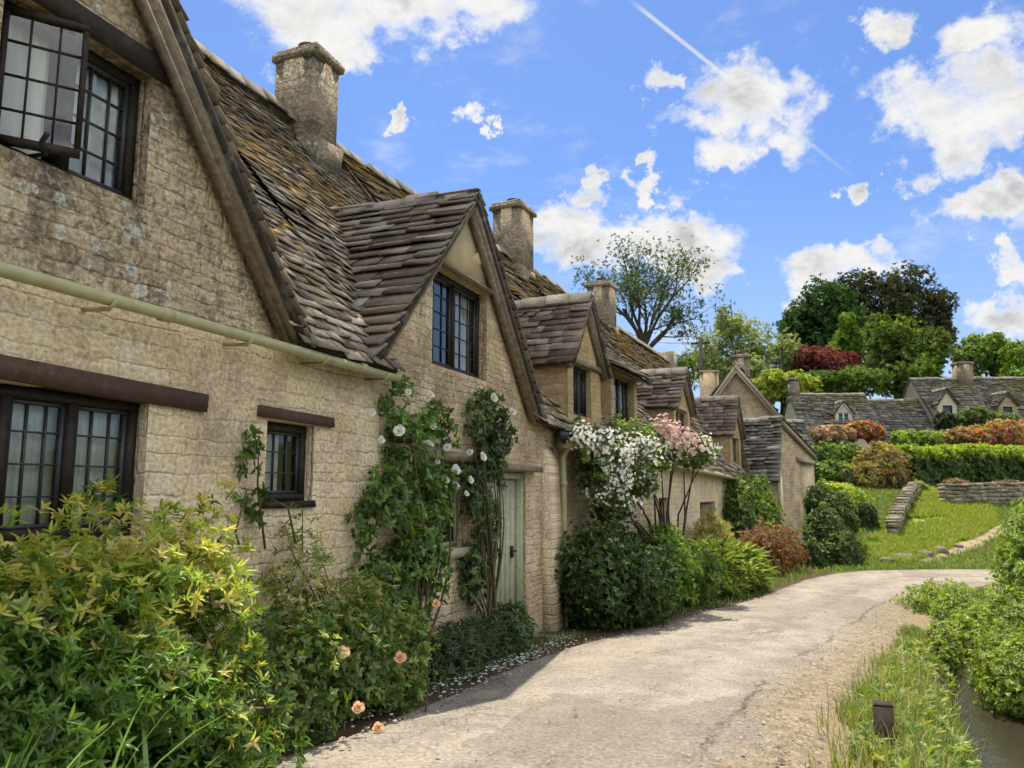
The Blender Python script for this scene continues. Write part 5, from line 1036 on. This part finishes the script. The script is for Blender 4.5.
TP = np.array([q[0] for q in tips]); TD = np.array([q[1] for q in tips]); m_ = 7; P = np.repeat(TP, m_, 0)+rng.normal(0, .34, (len(TP)*m_, 3)); keep = rng.random(len(P)) < .8; P = P[keep]; O = np.repeat(TD, m_, 0)[keep]+rng.normal(0, .5, (keep.sum(), 3))
V, F, c = sprigs(rng, P, O, 4, .17, .075, C=colmix(rng, len(P), [(.05, .08, .025), (.065, .1, .03), (.04, .06, .025)])); build_np('crown', V, F, c, M['leaf_far'], t)
print('tips', len(tips))
GT = 'trees on the hill'
tree('pale airy green tree behind the utility pole and gable chimney', [(735, 345, 58, 28, 26), (765, 358, 58, 26, 30), (712, 362, 57, 18, 26), (745, 380, 57, 34, 22), (790, 372, 58, 16, 26), (728, 322, 58, 12, 16)], 4200, 5, .26, .11, [(.17, .21, .10), (.2, .25, .12), (.13, .18, .08)], 310, group=GT, shell=.15, gap=.35, gf=1.1)  # light green leaves, paled further in colour to stand for haze
tree('large rounded very dark green tree on the hilltop', [(815, 330, 76, 34, 40), (800, 350, 75, 24, 32), (838, 318, 76, 26, 30), (825, 360, 75, 32, 30)], 6500, 6, .36, .17, [(.022, .05, .018), (.03, .065, .02), (.04, .085, .02)], 311, .5, group=GT, gap=.12, gf=.7)
tree('broad dark copper crowned beech at the back of the hill', [(875, 312, 80, 40, 34), (915, 310, 80, 32, 34), (850, 318, 81, 24, 28), (935, 325, 79, 18, 28), (895, 340, 79, 45, 28)], 7500, 6, .36, .17, [(.036, .042, .02), (.05, .042, .024), (.028, .05, .02), (.035, .045, .022)], 312, .55, group=GT, gap=.12, gf=.7)
tree('bright mid green tree in front of the copper beech', [(905, 348, 62, 30, 32), (885, 360, 62, 22, 30), (928, 362, 61, 20, 28), (880, 335, 63, 14, 18), (905, 380, 61, 40, 20)], 6200, 6, .28, .13, [(.075, .125, .025), (.1, .155, .03), (.05, .09, .02)], 313, .35, group=GT, gap=.2, gf=1.0)
tree('small conical golden green tree beside the red maple', [(848, 342, 66, 13, 16), (848, 326, 66, 8, 14), (845, 358, 66, 18, 14)], 2200, 6, .26, .12, [(.11, .2, .025), (.08, .15, .02)], 314, .2, group=GT, gap=.1)
tree('spreading crimson leaved maple on the hillside', [(826, 360, 56, 24, 14), (805, 364, 56, 14, 11), (846, 366, 56, 14, 11), (826, 370, 55.5, 30, 9)], 3200, 6, .2, .1, [(.095, .022, .03), (.075, .02, .026), (.13, .04, .042)], 315, .2, group=GT, gap=.15, gf=1.5)
tree('yellow green bushy tree row just behind the long hillside roof', [(775, 388, 50, 22, 16), (800, 392, 50, 22, 12), (760, 396, 50, 14, 16)], 2600, 6, .2, .1, [(.2, .27, .04), (.15, .22, .04), (.28, .32, .07)], 316, .15, group=GT, gap=.2)
tree('dense green laurel growing between the maple and the hillside roof', [(835, 385, 51, 26, 12), (862, 384, 51, 22, 14), (815, 384, 51, 14, 10)], 2600, 6, .2, .1, [(.07, .14, .03), (.12, .2, .04), (.05, .1, .025)], 317, .15, group=GT, gap=.2)
tree('round light green tree behind the brown roofed house', [(990, 355, 66, 22, 20), (972, 364, 66, 16, 16), (1010, 362, 66, 16, 18)], 2800, 6, .28, .13, [(.09, .15, .03), (.12, .19, .04)], 318, .25, group=GT, gap=.25)
tree('leafy green tree at the right edge over the brown roof', [(1018, 362, 58, 16, 18), (1040, 356, 58, 22, 24), (1025, 385, 57, 26, 16), (1045, 400, 55, 24, 20)], 3400, 6, .24, .12, [(.1, .18, .03), (.14, .22, .04), (.07, .13, .025)], 319, .25, group=GT, gap=.2)
tree('distant tree filling the gap left of the pale airy tree', [(690, 372, 66, 18, 16), (672, 385, 66, 16, 14)], 1200, 5, .26, .12, [(.12, .17, .06), (.09, .13, .05)], 320, .2, group=GT, gap=.4)
# utility pole and wires
b = at(702, 390, 40); z = gz(b[0], b[1]); tp = at(702, 336, 40); t = thing('utility_pole', 'thin wooden utility pole with wires, seen above the low roof end', 'utility pole', (b[0], b[1], z)); mb = MB(); mb.tube([(b[0], b[1], z-.3), (b[0], b[1], tp[2])], [.13, .1], 8); build('post', mb, M['pole'], t)
mb = MB(); mb.box((b[0]-.5, b[1]-.05, tp[2]-.35), (1.0, 0, 0), (0, .09, 0), (0, 0, .09)); build('crossarm', mb, M['pole'], t)
for dz, dx in ((-.22, -.4), (-.95, 0)):
    mb = MB(); s0 = np.array([b[0]+dx, b[1], tp[2]+dz]); s1 = at(610, 322 if dz > -.5 else 336, 44); mb.tube([s0+(s1-s0)*q-np.array([0, 0, .5*math.sin(q*math.pi)]) for q in np.linspace(0, 1, 12)], .014, 4); build('wire', mb, M['iron'], t)
b = at(784, 385, 52); tp = at(784, 338, 52); z = gz(b[0], b[1]); t = tag(build('slender_pole', (lambda m_: (m_.tube([(b[0], b[1], z-.2), (b[0], b[1], tp[2]-1), (b[0], b[1], tp[2])], [.07, .06, .035], 6), m_)[1])(MB()), M['pole'], loc=(b[0], b[1], z)), 'slender grey pole standing left of the crimson maple', 'pole')

# ------------------------------------------------------------------ right bank: post, stream plants, grass, stones
b = hit(884, 748); mb = MB(); z = float(b[2]); rr = .05
mb.prism([(b[0]-.055, b[1]-.05, z-.2), (b[0]+.055, b[1]-.05, z-.2), (b[0]+.05, b[1]+.05, z-.2), (b[0]-.05, b[1]+.05, z-.2)], (.006, 0, .44)); mb.prism([(b[0]-.043, b[1]-.045, z+.241), (b[0]+.06, b[1]-.045, z+.241), (b[0]+.055, b[1]+.05, z+.241), (b[0]-.04, b[1]+.05, z+.241)], (0, 0, .012))
po = build('wooden_post', mb, M['post'], loc=(b[0], b[1], z)); tag(po, 'short dark weathered wooden post in the grass beside the lane', 'post')
GB = 'bushes along the stream'
def bank(label, lobes, n, seed, cols=None, k=6, L=.075, W=.034, name='stream_bush', **kw):
    kw.setdefault('gap', .15); return shrub(name, label, 'bush', (lobes[0][0], lobes[0][1], gz(lobes[0][0], lobes[0][1])), lobes, n, k, L, W, cols or [(.11, .18, .03), (.15, .22, .04), (.08, .14, .025), (.19, .24, .06)], seed, GB, shell=kw.pop('shell', .4), ground=False, stems=10, **kw)
bank('spreading low green bush beside the lane bend, left end of the stream growth', [(1.65, 14.0, -.25, .45, .9, .4), (2.0, 13.2, -.22, .5, .8, .45), (2.1, 15.0, -.3, .6, .9, .36)], 4200, 401, L=.05, W=.022)
bank('middle stream bush of light green leaves overhanging the water', [(1.95, 11.9, -.38, .45, .7, .48), (2.4, 12.3, -.2, .5, .8, .5), (2.05, 11.2, -.45, .3, .4, .34), (2.7, 13.4, -.15, .6, 1.0, .48)], 5000, 402, L=.05, W=.022)
bank('dense rounded bush hanging over the water at the right edge', [(1.68, 9.0, -.25, .26, .42, .34), (1.98, 9.1, -.17, .38, .6, .42), (1.8, 9.8, -.25, .32, .5, .4), (2.45, 9.3, -.1, .5, .7, .5)], 5600, 403, L=.042, W=.02)
bank('tall light bush at the right edge, standing before the sandy footpath', [(2.85, 13.6, .4, .34, .6, .55), (3.1, 14.0, .65, .45, .8, .75), (2.9, 12.9, .1, .36, .6, .5), (3.6, 14.4, .8, .65, 1.0, .95)], 5600, 404, L=.06, W=.026, cols=[(.12, .19, .04), (.16, .24, .06), (.09, .15, .035)])
bank('low leafy fringe at the water edge behind the grassy bank', [(1.28, 10.6, -.3, .14, .4, .2), (1.4, 11.3, -.25, .16, .4, .22)], 500, 405, L=.06)
bank('broad green bush between the lane bend and the tall light bush', [(4.3, 16.0, .1, .6, .8, .5), (5.0, 16.6, .1, .8, .7, .5)], 2200, 406)
bank('tangled bushes across the stream at the far right', [(3.9, 10.6, .3, .9, 1.3, .8), (4.0, 12.3, .4, .8, 1.0, .8), (3.5, 8.4, .1, .6, 1.0, .6)], 3200, 407)
def blades(name, P, H, W, C, rng, mat='grass', lean=.45, bend=.5):
    n = len(P); a = rng.uniform(0, 2*math.pi, n); d = np.stack([np.cos(a), np.sin(a), 0*a], 1); l = d*(rng.uniform(.1, 1, n)*lean)[:, None]; s = np.stack([-np.sin(a), np.cos(a), 0*a], 1); up = np.array([0, 0, 1.0]); H = H[:, None]; w = W[:, None]
    m1 = P+(up*.6+l*.35)*H; tp_ = P+(up*(1-bend*.2)+l*(1+bend*.3))*H
    V = np.stack([P-s*w, P+s*w, m1+s*w*.75, m1-s*w*.75, tp_+s*w*.1, tp_-s*w*.1], 1).reshape(-1, 3); b = (np.arange(n)*6)[:, None]
    F = np.concatenate([b+np.array([[0, 1, 2, 3]]), b+np.array([[3, 2, 4, 5]])], 1).reshape(-1, 4); return V, F, np.repeat(C, 2, 0)
def grass_area(name, rng, X, Y, h, w, cols, hj=.4, lean=.5):
    P = np.stack([X, Y, hgt(X, Y)-.01], 1); n = len(P); V, F, C = blades(name, P, h*rng.uniform(1-hj, 1+hj, n), w*rng.uniform(.7, 1.3, n), colmix(rng, n, cols)*rng.uniform(.75, 1.25, (n, 1)), rng, lean=lean)
    return tag(build_np(name, V, F, C, M['grass']), kind='stuff')
rng = np.random.default_rng(410); n = 60000; Y = rng.uniform(3.2, 11.5, n); re = np.interp(Y, RE[:, 1], RE[:, 0]); sc_ = np.interp(Y, STY, STX); u = rng.random(n); X = re-.05+(sc_-.95-re)*u
dn = wav(X*3.2, Y*2.6, 2)+.35; keep = (rng.random(n) < np.clip(.1+dn*.75, .02, .9)) & (u > .18*rng.random(n)) & (rng.random(n) < np.where((Y > 8.3) & (Y < 9.6), .45, 1))
grass_area('bank_grass', rng, X[keep], Y[keep], .1, .004, [(.14, .21, .03), (.2, .26, .045), (.1, .16, .025), (.3, .28, .1)], lean=.6)
q = np.stack([rng.uniform(-2.5, 9, 70000), rng.uniform(16, 34, 70000)], 1); el = np.interp(q[:, 0], LE[:, 0], LE[:, 1]); keep = (q[:, 1] > el+.15) & ((q[:, 0] > .4) | (rng.random(len(q)) < .25)) & ~poly_mask(q[:, 0], q[:, 1], LAWN); q = q[keep]; dd_ = np.min(np.linalg.norm(q[:, None, :]-pc[None, ::4, :], axis=2), 1); q = q[dd_ > .24]
grass_area('rough_grass', rng, q[:, 0], q[:, 1], .12, .011, [(.16, .22, .035), (.22, .27, .05), (.12, .18, .03)], lean=.8)
n = 900; Y = rng.uniform(3.5, 9, n); re = np.interp(Y, RE[:, 1], RE[:, 0]); X = re+rng.normal(.25, .22, n); keep = X > re-.1; grass_area('tall_grass', rng, X[keep], Y[keep], .2, .0035, [(.2, .25, .05), (.33, .29, .12), (.14, .2, .03)], lean=.8)
n = 420; Y = rng.uniform(3.6, 10.5, n); re = np.interp(Y, RE[:, 1], RE[:, 0]); X = re+.1+rng.random(n)*(np.interp(Y, STY, STX)-1.05-re); P = np.stack([X, Y, hgt(X, Y)+.03], 1)
V, F, c = sprigs(rng, P, np.tile([0, 0, 1.0], (n, 1))+rng.normal(0, .25, (n, 3)), 7, .075, .03, ang=(40, 85), C=colmix(rng, n, [(.09, .16, .03), (.13, .2, .04), (.17, .2, .06)])); tag(build_np('bank_weeds', V, F, c, M['leaf']), kind='stuff')
def in_poly(rng, poly, n):
    lo, hi = poly.min(0), poly.max(0); q = rng.uniform(lo, hi, (n, 2)); return q[poly_mask(q[:, 0], q[:, 1], poly)]
q = in_poly(rng, LAWN, 90000); w_ = wav(q[:, 0]*1.1, q[:, 1]*1.1, 3); keep = w_ > -.55; grass_area('lawn_grass', rng, q[keep, 0], q[keep, 1], .16, .011, [(.25, .31, .04), (.32, .35, .055), (.19, .27, .035)], lean=.7)
fp = np.array([hit(*q)[:2] for q in [(858, 562), (905, 566), (955, 550), (930, 545), (905, 535), (862, 538)]]); q = in_poly(rng, fp, 26000); grass_area('mown_lawn_grass', rng, q[:, 0], q[:, 1], .05, .011, [(.14, .28, .03), (.18, .33, .035)])
q = np.stack([rng.uniform(-2.95, -2.45, 3800), rng.uniform(3.2, 9.2, 3800)], 1); keep = rng.random(3800) < .5+.5*wav(q[:, 0]*4, q[:, 1]*3, 1); q = q[keep]; grass_area('verge_weeds', rng, q[:, 0]-.25+np.interp(q[:, 1], [2, 8], [0, .1]), q[:, 1], .06, .005, [(.08, .14, .025), (.12, .19, .03)], lean=.9)
q = np.stack([rng.uniform(-2.2, -.2, 3600), rng.uniform(9.6, 20.5, 3600)], 1); el = np.interp(q[:, 1], LE[:, 1], LE[:, 0]); keep = (np.abs(q[:, 0]-el+.25) < .2); q = q[keep]; grass_area('kerb_grass', rng, q[:, 0], q[:, 1], .09, .008, [(.12, .2, .03), (.17, .25, .04)])
n = 5200; Y = rng.uniform(3.2, 16, n)**1.0; re = np.interp(Y, RE[:, 1], RE[:, 0]); le = np.interp(Y, LE[:, 1], LE[:, 0]); m_ = rng.random(n); X = np.where(m_ < .62, re-.28+rng.normal(0, .2, n), np.where(m_ < .85, le+.12+np.abs(rng.normal(0, .16, n)), le+(re-le)*rng.random(n)))
r = rng.uniform(.003, .011, n)*np.where(rng.random(n) < .06, 2, 1); C0 = np.stack([X, Y, hgt(X, Y)+.045+.015*(1-np.clip(np.abs((X-le)/(re-le)*2-1), 0, 1)**2)], 1); dv = np.array([[1, 0, 0], [0, 1, 0], [-1, 0, 0], [0, -1, 0], [.1, .1, .8], [0, 0, -.8]])
V = (C0[:, None, :]+dv[None]*r[:, None, None]*rng.uniform(.6, 1.3, (n, 6, 1))).reshape(-1, 3); b = (np.arange(n)*6)[:, None]; F = np.concatenate([b+np.array([[i_, (i_+1) % 4, 4]]) for i_ in range(4)], 1).reshape(-1, 3)
tag(build_np('loose_gravel', V, F, np.repeat(np.array([.3, .26, .2])*rng.uniform(.4, 1.5, (n, 1)), 4, 0), M['petal']), kind='stuff')
# fallen petals
n = 620; Y = np.concatenate([rng.normal(6.6, .9, n//2), rng.uniform(3.6, 8.6, n-n//2)]); X = -2.66+rng.normal(0, .11, n)-.05*(Y < 5); P = np.stack([X, Y, hgt(X, Y)+.045+rng.uniform(0, .012, n)], 1); a = rng.uniform(0, 6.28, n); r = rng.uniform(.008, .02, n)
V = np.stack([P+np.stack([np.cos(a+k*1.57)*r, np.sin(a+k*1.57)*r*.7, rng.uniform(-.004, .006, n)], 1) for k in range(4)], 1).reshape(-1, 3); F = np.arange(n*4).reshape(-1, 4)
tag(build_np('fallen_petals', V, F, np.full((n, 3), .8)*np.array([1, .97, .9]), M['petal']), kind='stuff')
# strap-leaved iris clumps at the lower left
def iris(label, base, n, h, seed):
    rng = np.random.default_rng(seed); V = []; F = []; C = []
    for _ in range(n):
        a = rng.uniform(0, 6.28); d = np.array([math.cos(a), math.sin(a), 0]); s = np.array([-d[1], d[0], 0]); b0 = np.array(base)+d*rng.uniform(0, .06); H = h*rng.uniform(.6, 1.1); ln = rng.uniform(.15, .7); w = rng.uniform(.007, .012); m = 6; b = len(V)
        for i in range(m+1):
            t_ = i/m; p = b0+np.array([0, 0, 1])*H*(t_-.35*ln*t_**3)+d*H*ln*t_**2; ww = w*(1-t_**3*.95); V += [p-s*ww, p+s*ww]
            if i < m: F.append([b+2*i, b+2*i+1, b+2*i+3, b+2*i+2]); C.append(np.array([.15, .25, .06])*rng.uniform(.7, 1.2))
    tag(build_np('iris_clump', np.array(V), np.array(F), np.array(C), M['grass'], loc=base), label, 'iris clump', 'iris leaves at the foot of the golden shrub')
iris('pale strap leaved iris clump at the bottom left corner', (-2.2, 1.58, .3), 26, .72, 501)
iris('few tall iris blades rising before the golden shrub, middle of the three clumps', (-2.27, 1.97, .3), 5, .78, 502)
iris('narrow pair of iris blades nearest the rose bush', (-2.3, 2.3, .3), 4, .66, 503)
# stones along the edge of the lawn
def rock(label, px, py, r, seed, flat=.45):
    rng = np.random.default_rng(seed); b = hit(px, py); bm_ = MB(); vs = []; n = 10; rings = 6
    for i in range(rings+1):
        ph_ = math.pi*i/rings
        for k in range(n):
            a = 2*math.pi*k/n; q = np.array([math.sin(ph_)*math.cos(a)*1.25, math.sin(ph_)*math.sin(a), math.cos(ph_)*flat]); q = np.sign(q)*np.abs(q)**.75; vs.append(b+q*r*(1+.18*math.sin(a*2+seed)+.1*rng.normal())+np.array([0, 0, r*flat*.55]))
    fs_ = [(i*n+k, (i+1)*n+k, (i+1)*n+(k+1) % n, i*n+(k+1) % n) for i in range(rings) for k in range(n)]; bm_.add(vs, fs_, 0)
    tag(build('edging_stone', bm_, M['rock'], loc=b), label, 'stone', 'stones edging the lawn')
rock('small flat pale stone at the left end of the lawn edging', 887, 562, .15, 1); rock('broad brown stone second from the left along the lawn edging', 903, 560, .2, 2); rock('larger pale stone in the middle of the lawn edging', 924, 557, .2, 3); rock('mossy stone near where the footpath leaves the lane', 941, 553, .18, 4, .6); rock('pale stone beside the bend of the footpath', 958, 548, .16, 5)
